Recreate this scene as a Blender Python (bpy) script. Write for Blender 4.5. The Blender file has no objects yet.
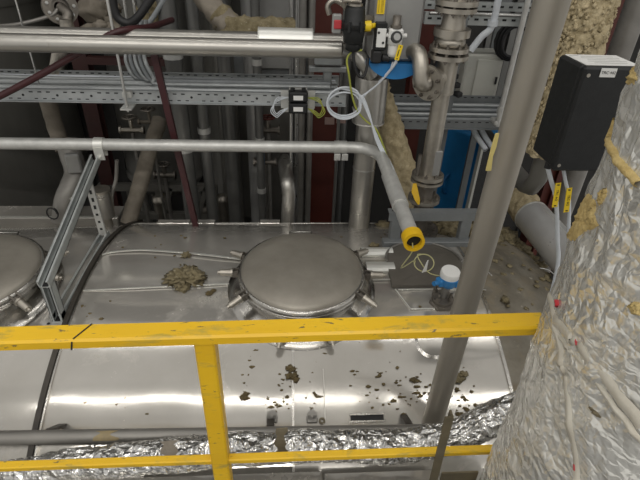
import bpy, math, random
from mathutils import Vector, Matrix, noise, Quaternion
random.seed(7)
PI = math.pi
SC = bpy.context.scene
COL = SC.collection
ZS = 5.0                      # camera-relative heights are lifted so that the hall floor lies at z = 0
V = Vector

# ------------------------------------------------------------------ camera
F, PITCH, YAW, ROLL = 490.0, math.radians(33.3), math.radians(4.5), math.radians(-2.3)
fw = V((math.sin(YAW)*math.cos(PITCH), math.cos(YAW)*math.cos(PITCH), -math.sin(PITCH)))
rt0 = V((math.cos(YAW), -math.sin(YAW), 0)); up0 = rt0.cross(fw)
RT = rt0*math.cos(ROLL) - up0*math.sin(ROLL); UP = RT.cross(fw)
cd = bpy.data.cameras.new('camera'); cam = bpy.data.objects.new('camera', cd); COL.objects.link(cam)
cd.sensor_width = 36; cd.lens = F/640*36; cd.clip_start = .02; cd.clip_end = 200
m = Matrix.Identity(4)
for i in range(3): m[i][0] = RT[i]; m[i][1] = UP[i]; m[i][2] = -fw[i]; m[i][3] = (0, 0, ZS)[i]
cam.matrix_world = m
SC.camera = cam

def ray(px, py): return fw + RT*((px-320)/F) - UP*((py-240)/F)
def A(px, py, Y): d = ray(px, py); return d*(Y/d.y)           # point at a given distance into the hall
def AZ(px, py, z): d = ray(px, py); return d*(z/d.z)
TY, TZ, TR = 2.1, -3.16, 1.6                                 # big tank: axis and radius
def tz(Y, off=0): return TZ + math.sqrt((TR+off)**2 - (Y-TY)**2)
def onT(px, py, off=0):
    d = ray(px, py); a = d.y**2+d.z**2; b = d.y*TY+d.z*TZ; c = TY**2+TZ**2-(TR+off)**2
    s = b*b-a*c; t = (b-math.sqrt(max(s, 0)))/a; return d*t
CX, CY, CR = .765, .545, .30                                 # foil column
def onC(px, py, off=0):
    d = ray(px, py); a = d.x**2+d.y**2; b = d.x*CX+d.y*CY; c = CX**2+CY**2-(CR+off)**2
    s = b*b-a*c; t = (b-math.sqrt(max(s, 0)))/a; return d*t
def n3(p, s=1.0): return noise.noise(V(p)*s)
def fbm(p, s=1.0, o=4): return noise.fractal(V(p)*s, 1.0, 2.0, o)

# ------------------------------------------------------------------ materials
def hexc(r, g, b):
    f = lambda c: ((c/255)/12.92 if c/255 <= .04045 else ((c/255+.055)/1.055)**2.4)
    return (f(r), f(g), f(b), 1)
MATS = {}
def mat(name, c1, c2=None, metal=0.0, r=(.4, .6), scale=6, stretch=(1, 1, 1), bump=0, bscale=40, spots=(), detail=6, crumple=0):
    """procedural principled material: two-tone noise, roughness noise, optional bump and clustered dirt"""
    if name in MATS: return MATS[name]
    M = bpy.data.materials.new(name); M.use_nodes = True; nt = M.node_tree; N = nt.nodes; L = nt.links
    bs = N['Principled BSDF']; bs.inputs['Metallic'].default_value = metal
    tc = N.new('ShaderNodeTexCoord'); mp = N.new('ShaderNodeMapping'); mp.inputs['Scale'].default_value = stretch
    L.new(tc.outputs['Object'], mp.inputs['Vector'])
    def nz(s, d=detail, dist=0.0, rough=.6):
        n = N.new('ShaderNodeTexNoise'); n.inputs['Scale'].default_value = s; n.inputs['Detail'].default_value = d
        n.inputs['Roughness'].default_value = rough; n.inputs['Distortion'].default_value = dist
        L.new(mp.outputs['Vector'], n.inputs['Vector']); return n
    def ramp(src, a, b, ca, cb):
        q = N.new('ShaderNodeValToRGB'); q.color_ramp.elements[0].position = a; q.color_ramp.elements[1].position = b
        q.color_ramp.elements[0].color = ca; q.color_ramp.elements[1].color = cb; L.new(src, q.inputs['Fac']); return q
    c2 = c2 or tuple(x*.8 for x in c1[:3])+(1,)
    n = nz(scale); cr = ramp(n.outputs['Fac'], .33, .67, c1, c2); col = cr.outputs['Color']; mcol = None
    n2 = nz(scale*1.7); mr = N.new('ShaderNodeMapRange'); mr.inputs['From Min'].default_value = .3; mr.inputs['From Max'].default_value = .7
    mr.inputs['To Min'].default_value = r[0]; mr.inputs['To Max'].default_value = r[1]
    L.new(n2.outputs['Fac'], mr.inputs['Value']); rough = mr.outputs['Result']
    mets = None
    for (sc, s, lo, hi) in spots:                        # (colour, scale, threshold lo, hi)
        q = nz(s, 8, .4, .65); f = ramp(q.outputs['Fac'], lo, hi, (0, 0, 0, 1), (1, 1, 1, 1))
        mx = N.new('ShaderNodeMix'); mx.data_type = 'RGBA'; L.new(f.outputs['Color'], mx.inputs[0])
        L.new(col, mx.inputs[6]); mx.inputs[7].default_value = sc; col = mx.outputs[2]
        if metal > .3:
            inv = N.new('ShaderNodeMath'); inv.operation = 'SUBTRACT'; inv.inputs[0].default_value = 1; L.new(f.outputs['Color'], inv.inputs[1])
            mu = N.new('ShaderNodeMath'); mu.operation = 'MULTIPLY'; L.new(inv.outputs[0], mu.inputs[0])
            if mets: L.new(mets, mu.inputs[1])
            else: mu.inputs[1].default_value = metal
            mets = mu.outputs[0]
            ad = N.new('ShaderNodeMath'); ad.operation = 'MULTIPLY_ADD'; ad.use_clamp = True
            L.new(f.outputs['Color'], ad.inputs[0]); ad.inputs[1].default_value = .45; L.new(rough, ad.inputs[2]); rough = ad.outputs[0]
    L.new(col, bs.inputs['Base Color']); L.new(rough, bs.inputs['Roughness'])
    if mets: L.new(mets, bs.inputs['Metallic'])
    if bump or crumple:
        bp = N.new('ShaderNodeBump'); bp.inputs['Strength'].default_value = bump or crumple; bp.inputs['Distance'].default_value = .01
        if crumple:
            w = nz(bscale*.35, 3); sub = N.new('ShaderNodeVectorMath'); sub.operation = 'MULTIPLY_ADD'
            sub.inputs[1].default_value = (.06,)*3; L.new(w.outputs['Color'], sub.inputs[0]); L.new(mp.outputs['Vector'], sub.inputs[2])
            vo = N.new('ShaderNodeTexVoronoi'); vo.feature = 'F1'; vo.inputs['Scale'].default_value = bscale
            vo.distance = 'MINKOWSKI'; vo.inputs['Exponent'].default_value = .8
            L.new(sub.outputs[0], vo.inputs['Vector'])
            v2 = N.new('ShaderNodeTexVoronoi'); v2.inputs['Scale'].default_value = bscale*2.7; L.new(sub.outputs[0], v2.inputs['Vector'])
            am = N.new('ShaderNodeMath'); am.operation = 'MULTIPLY_ADD'; L.new(v2.outputs['Distance'], am.inputs[0]); am.inputs[1].default_value = .4
            L.new(vo.outputs['Distance'], am.inputs[2]); L.new(am.outputs[0], bp.inputs['Height'])
        else:
            b = nz(bscale, 8); L.new(b.outputs['Fac'], bp.inputs['Height'])
        L.new(bp.outputs['Normal'], bs.inputs['Normal'])
    MATS[name] = M; return M

BROWN = (.10, .075, .04, 1)
m_clad = mat('aluminium cladding', (.56, .54, .50, 1), (.475, .455, .415, 1), .60, (.10, .16), 3, (1, 1, 1), .03, 8,
             [((.20, .18, .14, 1), 38, .70, .76), ((.34, .32, .28, 1), 4, .60, .82)])
m_clad2 = mat('stainless clad pipe', (.50, .485, .45, 1), (.40, .385, .355, 1), .85, (.26, .40), 6, (.4, 1, 1), .03, 20, [((.28, .25, .2, 1), 14, .68, .8)])
m_head = mat('dusty cladding', (.25, .23, .19, 1), (.155, .138, .105, 1), .4, (.4, .6), 6, (1, 1, 1), .25, 30, [((.20, .165, .11, 1), 7, .48, .7), ((.40, .37, .30, 1), 24, .64, .72)])
m_lid = mat('brushed dull steel', (.35, .325, .28, 1), (.26, .24, .205, 1), .55, (.36, .5), 5, (1, 1, 1), .02, 60, [((.5, .48, .43, 1), 6, .68, .85)])
m_rim = mat('polished steel rim', (.55, .53, .50, 1), (.42, .41, .38, 1), 1, (.18, .3), 9)
m_silver = mat('silver cladding', (.66, .66, .65, 1), (.56, .56, .55, 1), .5, (.26, .36), 5, (1, 1, 1), .02, 20)
m_pipe = mat('bare steel pipe', (.40, .37, .32, 1), (.30, .28, .24, 1), .7, (.42, .58), 5, (1, 1, .25), .02, 40, [((.15, .13, .10, 1), 12, .68, .8)])
m_gpipe = mat('dull grey pipe', (.28, .27, .25, 1), (.20, .19, .175, 1), .6, (.4, .6), 6, (.4, 1, 1), .03, 40, [((.36, .28, .15, 1), 3, .66, .7)])
m_galv = mat('galvanised steel', (.62, .62, .595, 1), (.50, .50, .48, 1), .5, (.35, .52), 18, (1, 1, 1), .02, 60, [((.30, .30, .29, 1), 25, .66, .78)])
m_strut = mat('strut channel zinc', (.54, .565, .555, 1), (.42, .445, .44, 1), .5, (.35, .5), 14)
m_tray = mat('tray zinc', (.47, .49, .495, 1), (.37, .39, .395, 1), .6, (.4, .55), 12)
m_gpaint = mat('grey frame paint', (.20, .212, .215, 1), (.155, .165, .168, 1), .1, (.4, .55), 9)
m_dark = mat('black slot', (.012, .012, .012, 1), None, 0, (.6, .8))
m_yel = mat('yellow rail paint', (.78, .49, .012, 1), (.70, .42, .010, 1), 0, (.34, .5), 7, (.35, 1, 1), .1, 60,
            [((.46, .33, .05, 1), 30, .54, .66), ((.12, .10, .05, 1), 75, .62, .67)])
m_ycap = mat('yellow plastic', (.80, .50, .01, 1), (.7, .42, .01, 1), 0, (.3, .45))
m_foil = mat('crumpled foil', (.78, .775, .735, 1), (.66, .65, .60, 1), .55, (.15, .27), 7, (1, 1, 1), 0, 34, [], 6, .42)
m_foilp = mat('foil jacket', (.80, .80, .78, 1), (.62, .61, .59, 1), 1, (.12, .26), 14, (1, 1, 1), 0, 26, [], 6, .9)
m_tape = mat('milky plastic tape', (.60, .57, .49, 1), (.50, .46, .38, 1), 0, (.25, .4), 14, (1, 1, 1), .2, 40)
m_tape.node_tree.nodes['Principled BSDF'].inputs['Alpha'].default_value = .85
m_wool = mat('mineral wool', (.56, .47, .30, 1), (.33, .265, .15, 1), 0, (.85, 1), 30, (1, 1, 1), .9, 70, [((.62, .55, .38, 1), 60, .58, .7)])
m_woold = mat('dirty mineral wool', (.25, .21, .125, 1), (.12, .097, .05, 1), 0, (.85, 1), 22, (1, 1, 1), .9, 60, [((.42, .38, .28, 1), 50, .6, .72)])
m_woolg = mat('ochre wool', (.62, .48, .21, 1), (.46, .33, .12, 1), 0, (.8, 1), 60, (1, 1, 1), .8, 90)
m_red = mat('red oxide paint', (.105, .022, .014, 1), (.07, .015, .010, 1), 0, (.45, .6), 5)
m_redshade = mat('shaded red oxide', (.045, .012, .010, 1), (.03, .009, .008, 1), 0, (.5, .65), 5)  # red oxide again, with the shadow at the left put into its colour
m_redd = mat('dark red hose', (.055, .012, .014, 1), (.038, .009, .011, 1), 0, (.4, .5), 12)
m_blk = mat('black enclosure', (.005, .006, .0065, 1), (.009, .010, .0105, 1), 0, (.48, .6), 20, (1, 1, 1), .08, 160)
m_rub = mat('black rubber', (.015, .015, .016, 1), None, 0, (.45, .6))
m_blue = mat('blue paint', (.022, .19, .46, 1), (.018, .15, .38, 1), 0, (.35, .5), 8)
m_cable = mat('pale cable sheath', (.66, .70, .74, 1), (.55, .58, .62, 1), 0, (.35, .5), 10)
m_cableg = mat('grey cable sheath', (.30, .32, .33, 1), (.22, .235, .245, 1), 0, (.4, .55), 10)
m_cabley = mat('yellow green wire', (.42, .42, .06, 1), (.28, .34, .06, 1), 0, (.4, .5), 40)
m_white = mat('white label', (.78, .78, .76, 1), (.70, .70, .68, 1), 0, (.4, .55), 10)
m_ytag = mat('yellow tag', (.85, .62, .02, 1), (.80, .56, .02, 1), 0, (.35, .45))
m_ink = mat('black print', (.02, .02, .02, 1), None, 0, (.5, .6))
m_redb = mat('red button', (.50, .04, .05, 1), (.42, .04, .05, 1), 0, (.3, .4))
m_box = mat('grey box paint', (.52, .52, .47, 1), (.45, .45, .41, 1), 0, (.4, .55), 6)
m_act = mat('brushed actuator steel', (.34, .34, .33, 1), (.27, .27, .265, 1), .4, (.34, .46), 4)
m_ss = mat('stainless fitting', (.46, .43, .375, 1), (.34, .315, .275, 1), .85, (.32, .46), 10)
m_cast = mat('cast steel', (.24, .22, .195, 1), (.16, .145, .125, 1), .8, (.4, .55), 14, (1, 1, 1), .1, 60)
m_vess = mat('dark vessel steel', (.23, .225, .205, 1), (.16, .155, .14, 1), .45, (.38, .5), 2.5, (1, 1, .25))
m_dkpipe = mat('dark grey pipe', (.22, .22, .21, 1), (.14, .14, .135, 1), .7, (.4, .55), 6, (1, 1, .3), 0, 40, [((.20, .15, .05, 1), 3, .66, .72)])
m_tan = mat('tan pipe wrap', (.24, .21, .17, 1), (.15, .13, .10, 1), .1, (.6, .8), 9, (1, 1, 1), .3, 30)
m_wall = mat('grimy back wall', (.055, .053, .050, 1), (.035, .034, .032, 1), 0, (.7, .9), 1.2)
m_floor = mat('oily concrete', (.085, .08, .072, 1), (.05, .047, .042, 1), 0, (.6, .8), 1.5, (1, 1, 1), .1, 20)
m_walk = mat('walkway steel', (.18, .18, .18, 1), (.12, .12, .12, 1), .5, (.4, .6), 6)
m_iron = mat('rusty angle iron', (.17, .14, .085, 1), (.10, .085, .055, 1), .3, (.5, .7), 12, (1, 1, 1), .1, 40)
m_strap = mat('dark rubber strap', (.055, .048, .038, 1), (.035, .03, .025, 1), .1, (.4, .6), 14)
m_plate = mat('dark dusty plate', (.17, .155, .135, 1), (.13, .12, .10, 1), .4, (.45, .6), 8)
m_sheet = mat('bright sheet metal', (.80, .80, .76, 1), (.72, .72, .68, 1), .6, (.3, .42), 5)
m_debris = mat('brown flakes', (.085, .065, .03, 1), (.16, .12, .055, 1), 0, (.8, 1), 50, (1, 1, 1), .6, 90)
m_wire = mat('steel wire', (.6, .6, .58, 1), None, .9, (.25, .35))

# ------------------------------------------------------------------ mesh builder
def frame(d, ref=None):
    d = d.normalized(); r = V(ref) if ref is not None else (V((0, 0, 1)) if abs(d.z) < .9 else V((0, 1, 0)))
    x = r.cross(d)
    if x.length < 1e-6: x = V((1, 0, 0)).cross(d)
    x.normalize(); return x, d.cross(x).normalized(), d      # side, up, along
def smooth_path(pts, k=6):
    pts = [V(p) for p in pts]
    if len(pts) < 3: return pts
    o = []
    P = [pts[0]*2-pts[1]]+pts+[pts[-1]*2-pts[-2]]
    for i in range(1, len(P)-2):
        a, b, c, d = P[i-1:i+3]
        for j in range(k):
            t = j/k
            o.append(.5*((2*b)+(c-a)*t+(2*a-5*b+4*c-d)*t*t+(3*b-a-3*c+d)*t**3))
    o.append(pts[-1]); return o
class MB:
    def __init__(s): s.v = []; s.f = []; s.sm = []; s.mi = []; s.cur = 0
    def add(s, vs, fs, smooth=False):
        b = len(s.v); s.v += [V(p) for p in vs]
        for f in fs: s.f.append([b+i for i in f]); s.sm.append(smooth); s.mi.append(s.cur)
        return s
    def mat(s, i): s.cur = i; return s
    def hexa(s, c):          # 8 corners: bottom 4 (ccw), top 4
        return s.add(c, [(3, 2, 1, 0), (4, 5, 6, 7), (0, 1, 5, 4), (1, 2, 6, 5), (2, 3, 7, 6), (3, 0, 4, 7)])
    def box(s, c, size, rz=0, M3=None, ch=0):
        """box with chamfered edges (ch) about centre c"""
        hx, hy, hz = [q/2 for q in size]; R = M3 or Matrix.Rotation(rz, 3, 'Z'); c = V(c)
        if ch <= 0:
            return s.hexa([c+R@V((x*hx, y*hy, z*hz)) for z in (-1, 1) for x, y in ((-1, -1), (1, -1), (1, 1), (-1, 1))])
        ch = min(ch, hx*.9, hy*.9, hz*.9); vs = []; idx = {}
        def P(x, y, z, ax):
            k = (x, y, z, ax)
            if k not in idx:
                q = [x*(hx-ch), y*(hy-ch), z*(hz-ch)]; q[ax] = (x*hx, y*hy, z*hz)[ax]
                idx[k] = len(vs); vs.append(c+R@V(q))
            return idx[k]
        fs = []
        for ax in range(3):
            for sg in (-1, 1):
                o = [a for a in range(3) if a != ax]; q = []
                for u, w in ((-1, -1), (1, -1), (1, 1), (-1, 1)):
                    t = [0, 0, 0]; t[ax] = sg; t[o[0]] = u; t[o[1]] = w; q.append(P(*t, ax))
                fs.append(q if (sg > 0) != (ax == 1) else q[::-1])
        for ax in range(3):                      # edges along ax
            o = [a for a in range(3) if a != ax]
            for u in (-1, 1):
                for w in (-1, 1):
                    q = []
                    for e, k in ((-1, o[0]), (1, o[0]), (1, o[1]), (-1, o[1])):
                        t = [0, 0, 0]; t[ax] = e; t[o[0]] = u; t[o[1]] = w; q.append(P(*t, k))
                    fs.append(q)
        for x in (-1, 1):
            for y in (-1, 1):
                for z in (-1, 1): fs.append([P(x, y, z, 0), P(x, y, z, 1), P(x, y, z, 2)])
        return s.add(vs, fs)
    def bar(s, p0, p1, w, h, ref=None, off=(0, 0), ch=0):
        """box from p0 to p1, w across (side), h in the ref direction"""
        p0 = V(p0); p1 = V(p1); x, u, d = frame(p1-p0, ref); o = x*off[0]+u*off[1]
        M3 = Matrix((x, u, d)).transposed()
        return s.box((p0+p1)/2+o, (w, h, (p1-p0).length), M3=M3, ch=ch)
    def cyl(s, p0, p1, r, r1=None, n=20, caps=True):
        p0 = V(p0); p1 = V(p1); r1 = r if r1 is None else r1; x, u, d = frame(p1-p0)
        a = [x*math.cos(2*PI*i/n)+u*math.sin(2*PI*i/n) for i in range(n)]
        s.add([p0+q*r for q in a]+[p1+q*r1 for q in a], [(i, (i+1) % n, n+(i+1) % n, n+i) for i in range(n)], True)
        if caps: s.add([p0+q*r for q in a], [list(range(n))[::-1]]); s.add([p1+q*r1 for q in a], [list(range(n))])
        return s
    def ring(s, p0, p1, ro, ri, n=28):
        p0 = V(p0); p1 = V(p1); x, u, d = frame(p1-p0)
        a = [x*math.cos(2*PI*i/n)+u*math.sin(2*PI*i/n) for i in range(n)]
        for (pa, ra, pb, rb, sm) in ((p0, ro, p1, ro, True), (p1, ro, p1, ri, False), (p1, ri, p0, ri, True), (p0, ri, p0, ro, False)):
            s.add([pa+q*ra for q in a]+[pb+q*rb for q in a], [(i, (i+1) % n, n+(i+1) % n, n+i) for i in range(n)], sm)
        return s
    def tube(s, path, r, n=12, amp=0, ns=20, caps=True, k=0):
        P = smooth_path(path, k) if k else [V(p) for p in path]
        m_ = len(P); x, u, d = frame(P[1]-P[0]); vs = []
        for i, p in enumerate(P):
            t = (P[min(i+1, m_-1)]-P[max(i-1, 0)]).normalized()
            x = (x-t*x.dot(t)).normalized(); u = t.cross(x)
            rr = r(i/(m_-1)) if callable(r) else r
            for j in range(n):
                q = x*math.cos(2*PI*j/n)+u*math.sin(2*PI*j/n)
                e = amp*fbm(p+q*rr, ns, 3) if amp else 0
                vs.append(p+q*(rr+e))
        fs = [(i*n+j, i*n+(j+1) % n, (i+1)*n+(j+1) % n, (i+1)*n+j) for i in range(m_-1) for j in range(n)]
        s.add(vs, fs, True)
        if caps: s.add(vs[:n], [list(range(n))[::-1]]); s.add(vs[-n:], [list(range(n))])
        return s
    def lathe(s, o, prof, axis=(0, 0, 1), n=32, a0=0.0, smooth=True):
        """prof: list of (radius, height) along axis; sharp corners by repeating a point"""
        o = V(o); x, u, d = frame(V(axis))
        runs = [[prof[0]]]
        for p in prof[1:]:
            if p == runs[-1][-1]: runs.append([p])
            else: runs[-1].append(p)
        for q in runs:
            if len(q) < 2: continue
            vs = [o+d*h+(x*math.cos(a0+2*PI*j/n)+u*math.sin(a0+2*PI*j/n))*r for r, h in q for j in range(n)]
            s.add(vs, [(i*n+j, i*n+(j+1) % n, (i+1)*n+(j+1) % n, (i+1)*n+j) for i in range(len(q)-1) for j in range(n)], smooth)
        return s
    def lump(s, c, r, sq=(1, 1, 1), amp=.35, ns=None, seed=0, lat=10, lon=14):
        c = V(c); vs = []; ns = ns or 1.6; sd = V((seed*3.7, seed*1.3, seed*7.1))
        for i in range(lat+1):
            th = PI*i/lat
            for j in range(lon):
                ph = 2*PI*j/lon; q = V((math.sin(th)*math.cos(ph), math.sin(th)*math.sin(ph), math.cos(th)))
                e = r*(1+amp*noise.fractal(q*ns+sd, 1, 2, 4)*1.6)
                vs.append(c+V((q.x*sq[0], q.y*sq[1], q.z*sq[2]))*e)
        return s.add(vs, [(i*lon+j, (i+1)*lon+j, (i+1)*lon+(j+1) % lon, i*lon+(j+1) % lon) for i in range(lat) for j in range(lon)], True)
    def bolt(s, p, d, r=.009, h=.012):
        p = V(p); d = V(d).normalized(); s.cyl(p, p+d*h, r, n=6); return s.cyl(p+d*h, p+d*(h*1.9), r*.5, n=8)
    def ribbon(s, pts, wdir, w, th, nrm):
        """flat strip with thickness along pts; wdir / nrm functions or vectors"""
        vs = []
        for i, p in enumerate(pts):
            a = wdir(i) if callable(wdir) else V(wdir); nn = nrm(i) if callable(nrm) else V(nrm); ww = w(i) if callable(w) else w
            vs += [p-a*ww/2, p+a*ww/2, p+a*ww/2+nn*th, p-a*ww/2+nn*th]
        k = len(pts); fs = []
        for i in range(k-1):
            for j in range(4): fs.append((i*4+j, i*4+(j+1) % 4, (i+1)*4+(j+1) % 4, (i+1)*4+j))
        fs += [(3, 2, 1, 0), tuple((k-1)*4+j for j in range(4))]
        return s.add(vs, fs, False)
    def mesh(s, name, mats, off):
        me = bpy.data.meshes.new(name); me.from_pydata([p-off for p in s.v], [], s.f)
        for q in (mats if isinstance(mats, (list, tuple)) else [mats]): me.materials.append(q)
        for i, p in enumerate(me.polygons): p.use_smooth = s.sm[i]; p.material_index = s.mi[i]
        import bmesh
        bm = bmesh.new(); bm.from_mesh(me); bmesh.ops.recalc_face_normals(bm, faces=bm.faces[:]); bm.to_mesh(me); bm.free()
        me.update(); return me

ORG = {}
def props(o, label, cat, group=None, kind=None):
    if label: o['label'] = label
    if cat: o['category'] = cat
    if group: o['group'] = group
    if kind: o['kind'] = kind
    return o
def thing(name, label, cat, loc, group=None):
    o = bpy.data.objects.new(name, None); COL.objects.link(o); o.empty_display_size = .1
    o.location = V(loc)+V((0, 0, ZS)); ORG[o] = V(loc); return props(o, label, cat, group)
def part(name, mb, mats, parent, label=None, kind=None):
    off = ORG[parent]; o = bpy.data.objects.new(name, mb.mesh(name, mats, off)); COL.objects.link(o)
    o.parent = parent; ORG[o] = off
    if label: o['label'] = label
    if kind: o['kind'] = kind
    return o
def solo(name, mb, mats, label, cat, group=None, kind=None):
    n = len(mb.v); c = sum(mb.v, V())/n; c.z = min(p.z for p in mb.v)
    o = bpy.data.objects.new(name, mb.mesh(name, mats, c)); COL.objects.link(o)
    o.location = c+V((0, 0, ZS)); ORG[o] = c; return props(o, label, cat, group, kind)
def struct(name, mb, mats): return solo(name, mb, mats, None, None, None, 'structure')
def dup(root, loc, label):
    r = root.copy(); COL.objects.link(r); r.location = V(loc)+V((0, 0, ZS)); r['label'] = label
    for ch in list(root.children):
        c = ch.copy(); COL.objects.link(c); c.parent = r
        for g in list(ch.children): d = g.copy(); COL.objects.link(d); d.parent = c
    return r
def text_mb(txt, o, xdir, ydir, h):
    """lettering as thin mesh, centred on o"""
    cu = bpy.data.curves.new('t', 'FONT'); cu.body = txt; cu.align_x = 'CENTER'; cu.align_y = 'CENTER'; cu.size = h; cu.extrude = h*.01
    ob = bpy.data.objects.new('t', cu); COL.objects.link(ob)
    dg = bpy.context.evaluated_depsgraph_get(); me = bpy.data.meshes.new_from_object(ob.evaluated_get(dg))
    x = V(xdir).normalized(); y = V(ydir).normalized(); nn = x.cross(y); mb = MB()
    mb.add([V(o)+x*v.co.x+y*v.co.y+nn*v.co.z for v in me.vertices], [list(p.vertices) for p in me.polygons])
    bpy.data.objects.remove(ob); bpy.data.curves.remove(cu); bpy.data.meshes.remove(me); return mb

# ================================================================== SETTING
struct('floor', MB().box((0, 2, -5.05), (14, 14, .1)), m_floor)
w = MB().box((0, 6.6, -1.5), (14, .2, 7))
for i in range(28): w.box((-6.8+i*.5, 6.48, -1.5), (.06, .05, 7))
struct('wall_back', w, m_wall)
struct('shade_slab', MB().box((0, 5.0, 1.53), (14, 3.8, .1)), m_wall)  # unseen slab added above the back half to keep world light off it
struct('floor_walkway', MB().box((0, -.55, -1.90), (6, 2.82, .08)), m_walk)

# ================================================================== HANDRAIL
hr = thing('handrail', 'yellow painted steel handrail crossing the front of the picture with one post', 'railing', (0, .78, -1.86))
RZ = -.745
def rtop(x): return -.7346+.0173*x
q = MB().bar((-3, .78, rtop(-3)-.014), (.572, .78, rtop(.572)-.014), .052, .028, (0, 0, 1), ch=.005)
part('top_rail', q, m_yel, hr)
q = MB().bar((-3, .78, -1.222), (.575, .78, -1.206), .022, .018, (0, 0, 1), ch=.003)
part('mid_rail', q, m_yel, hr)
pb = A(213, 400, .78); px_ = pb.x
q = MB().box((px_, .785, (RZ-.015-1.86)/2), (.044, .044, 1.86+RZ-.015), ch=.004); part('post', q, m_yel, hr)
q = MB().box((px_, .785, -1.857), (.12, .1, .006)); part('base_plate', q, m_yel, hr)
q = MB(); gx = A(70, 345, .754).x; zt = rtop(gx)
q.bar(V((gx, .7535, zt-.026)), V((gx+.006, .7535, zt-.004)), .003, .002, (0, 1, 0)); q.bar(V((gx+.008, .758, zt+.0006)), V((gx+.032, .802, zt+.0012)), .003, .0016, (0, 0, 1))
part('rail_joint', q, m_dark, hr, 'dark joint line in the yellow rail')

# ================================================================== BIG TANK
tk = thing('storage_tank', 'huge horizontal tank clad in dented aluminium sheet filling the middle of the picture', 'tank', (0, TY, -5))
def shell(x0, x1, off, amp, seed, nx=60, t0=-PI, t1=PI, nt=160, slope=0):
    vs = []; w_ = nt+1
    for i in range(nx+1):
        X = x0+(x1-x0)*i/nx
        for j in range(w_):
            t = t0+(t1-t0)*j/nt
            e = amp*(noise.noise(V((X*1.1+seed*5, math.cos(t)*2.2, math.sin(t)*2.2+seed)))+.35*noise.noise(V((X*3.1+seed*5, math.cos(t)*5, math.sin(t)*5+seed))))
            e += slope*(X-x0)
            r = TR+off+e
            vs.append((X, TY+r*math.sin(t), TZ+r*math.cos(t)))
    return MB().add(vs, [(i*w_+j, (i+1)*w_+j, (i+1)*w_+j+1, i*w_+j+1) for i in range(nx) for j in range(nt)], True)
part('cladding_sheet', shell(-4.2, -1.03, -.070, .004, 3, slope=.02), m_clad, tk)
part('cladding_sheet', shell(-1.03, .02, 0, .013, 1), m_clad, tk)
part('cladding_sheet', shell(.02, .985, .002, .012, 2), m_clad, tk)
def arcstrip(X, w_, t0, t1, off, th, n=70, dX=0):
    pts = []; nn = []
    for i in range(n+1):
        t = t0+(t1-t0)*i/n; d = V((0, math.sin(t), math.cos(t))); pts.append(V((X+dX*i/n, TY, TZ))+d*(TR+off)); nn.append(d)
    return MB().ribbon(pts, V((1, 0, 0)), w_, th, lambda i: nn[i])
def ang(Y): return math.asin((Y-TY)/TR)
part('strap', arcstrip(-1.02, .022, -1.2, 1.2, -.01, .028), m_strap, tk, 'dark strap round the tank between two cladding sheets')
part('strap_edge', arcstrip(-1.003, .008, -1.2, 1.2, -.01, .020), m_rim, tk)
part('seam_strip', arcstrip(.02, .010, -.9, .9, 0, .007), m_rim, tk)
part('seam_strip', arcstrip(.155, .004, ang(1.30), ang(1.50), .001, .004, 14), m_clad2, tk)
q = arcstrip(.985, .014, -1.2, 1.2, -.004, .014); part('seam_strip', q, m_rim, tk)
# dished end at the right
vs = []; nr, nt = 40, 160
for i in range(nr+1):
    a = PI/2*i/nr
    for j in range(nt):
        t = 2*PI*j/nt; r = TR*max(0.0, math.cos(a))**.25
        e = .016*fbm((math.sin(t)*r, math.cos(t)*r, a), 3, 3)
        vs.append((.985+.72*math.sin(a)+e, TY+(r+e)*math.sin(t), TZ+(r+e)*math.cos(t)))
q = MB().add(vs, [(i*nt+j, (i+1)*nt+j, (i+1)*nt+(j+1) % nt, i*nt+(j+1) % nt) for i in range(nr) for j in range(nt)], True)
part('dished_end', q, m_head, tk, 'dusty rounded end of the tank')
q = MB(); q.cyl((-4.2, TY, TZ), (-4.21, TY, TZ), TR, n=60); part('flat_end', q, m_clad, tk)
for X in (-3, .3): part('saddle', MB().box((X, TY, -4.72), (.2, 1.9, .56)), m_gpaint, tk)
def lapedge(x0, x1, Y, w_=.006, th=.005, Y1=None):
    Y1 = Y1 or Y; n = 16; pts = []; nn = []
    for i in range(n+1):
        y = Y+(Y1-Y)*i/n; t = ang(y); d = V((0, math.sin(t), math.cos(t))); pts.append(V((x0+(x1-x0)*i/n, TY, TZ))+d*(TR+.003)); nn.append(d)
    return MB().ribbon(pts, lambda i: V((0, nn[i].z, -nn[i].y)), w_, th, lambda i: nn[i])
part('lap_joint', lapedge(-1.0, -.26, 1.93, Y1=1.97), m_sheet, tk, 'bright edge of an overlapping sheet')
part('lap_joint', lapedge(.36, .55, 1.99), m_sheet, tk)
glint = [onT(x_, y_, .003) for x_, y_ in ((97, 257), (112, 252.5), (140, 250.5), (170, 252), (200, 254.5), (225, 257.5), (240, 259.5))]  # lamp highlight on the tank top, modelled as a thin bright strip
part('highlight_strip', MB().ribbon(smooth_path(glint, 5), V((0, 1, -.1)), .012, .005, V((0, 0, 1))), m_sheet, tk, 'bright wavy strip standing in for a lamp reflection on the cladding')
part('lap_joint', lapedge(-1.0, .98, 2.86, .004, .004), m_clad2, tk)
# rectangular pocket edge by the transmitter, three bright lines
part('pocket_edge', lapedge(.56, .98, 1.915), m_sheet, tk); part('pocket_edge', lapedge(.60, .72, 1.79), m_sheet, tk)
q = MB(); a_, b_ = V((.545, 1.92, tz(1.92, .004))), V((.60, 1.79, tz(1.79, .004))); q.bar(a_, b_, .005, .005); part('pocket_edge', q, m_sheet, tk)
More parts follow.
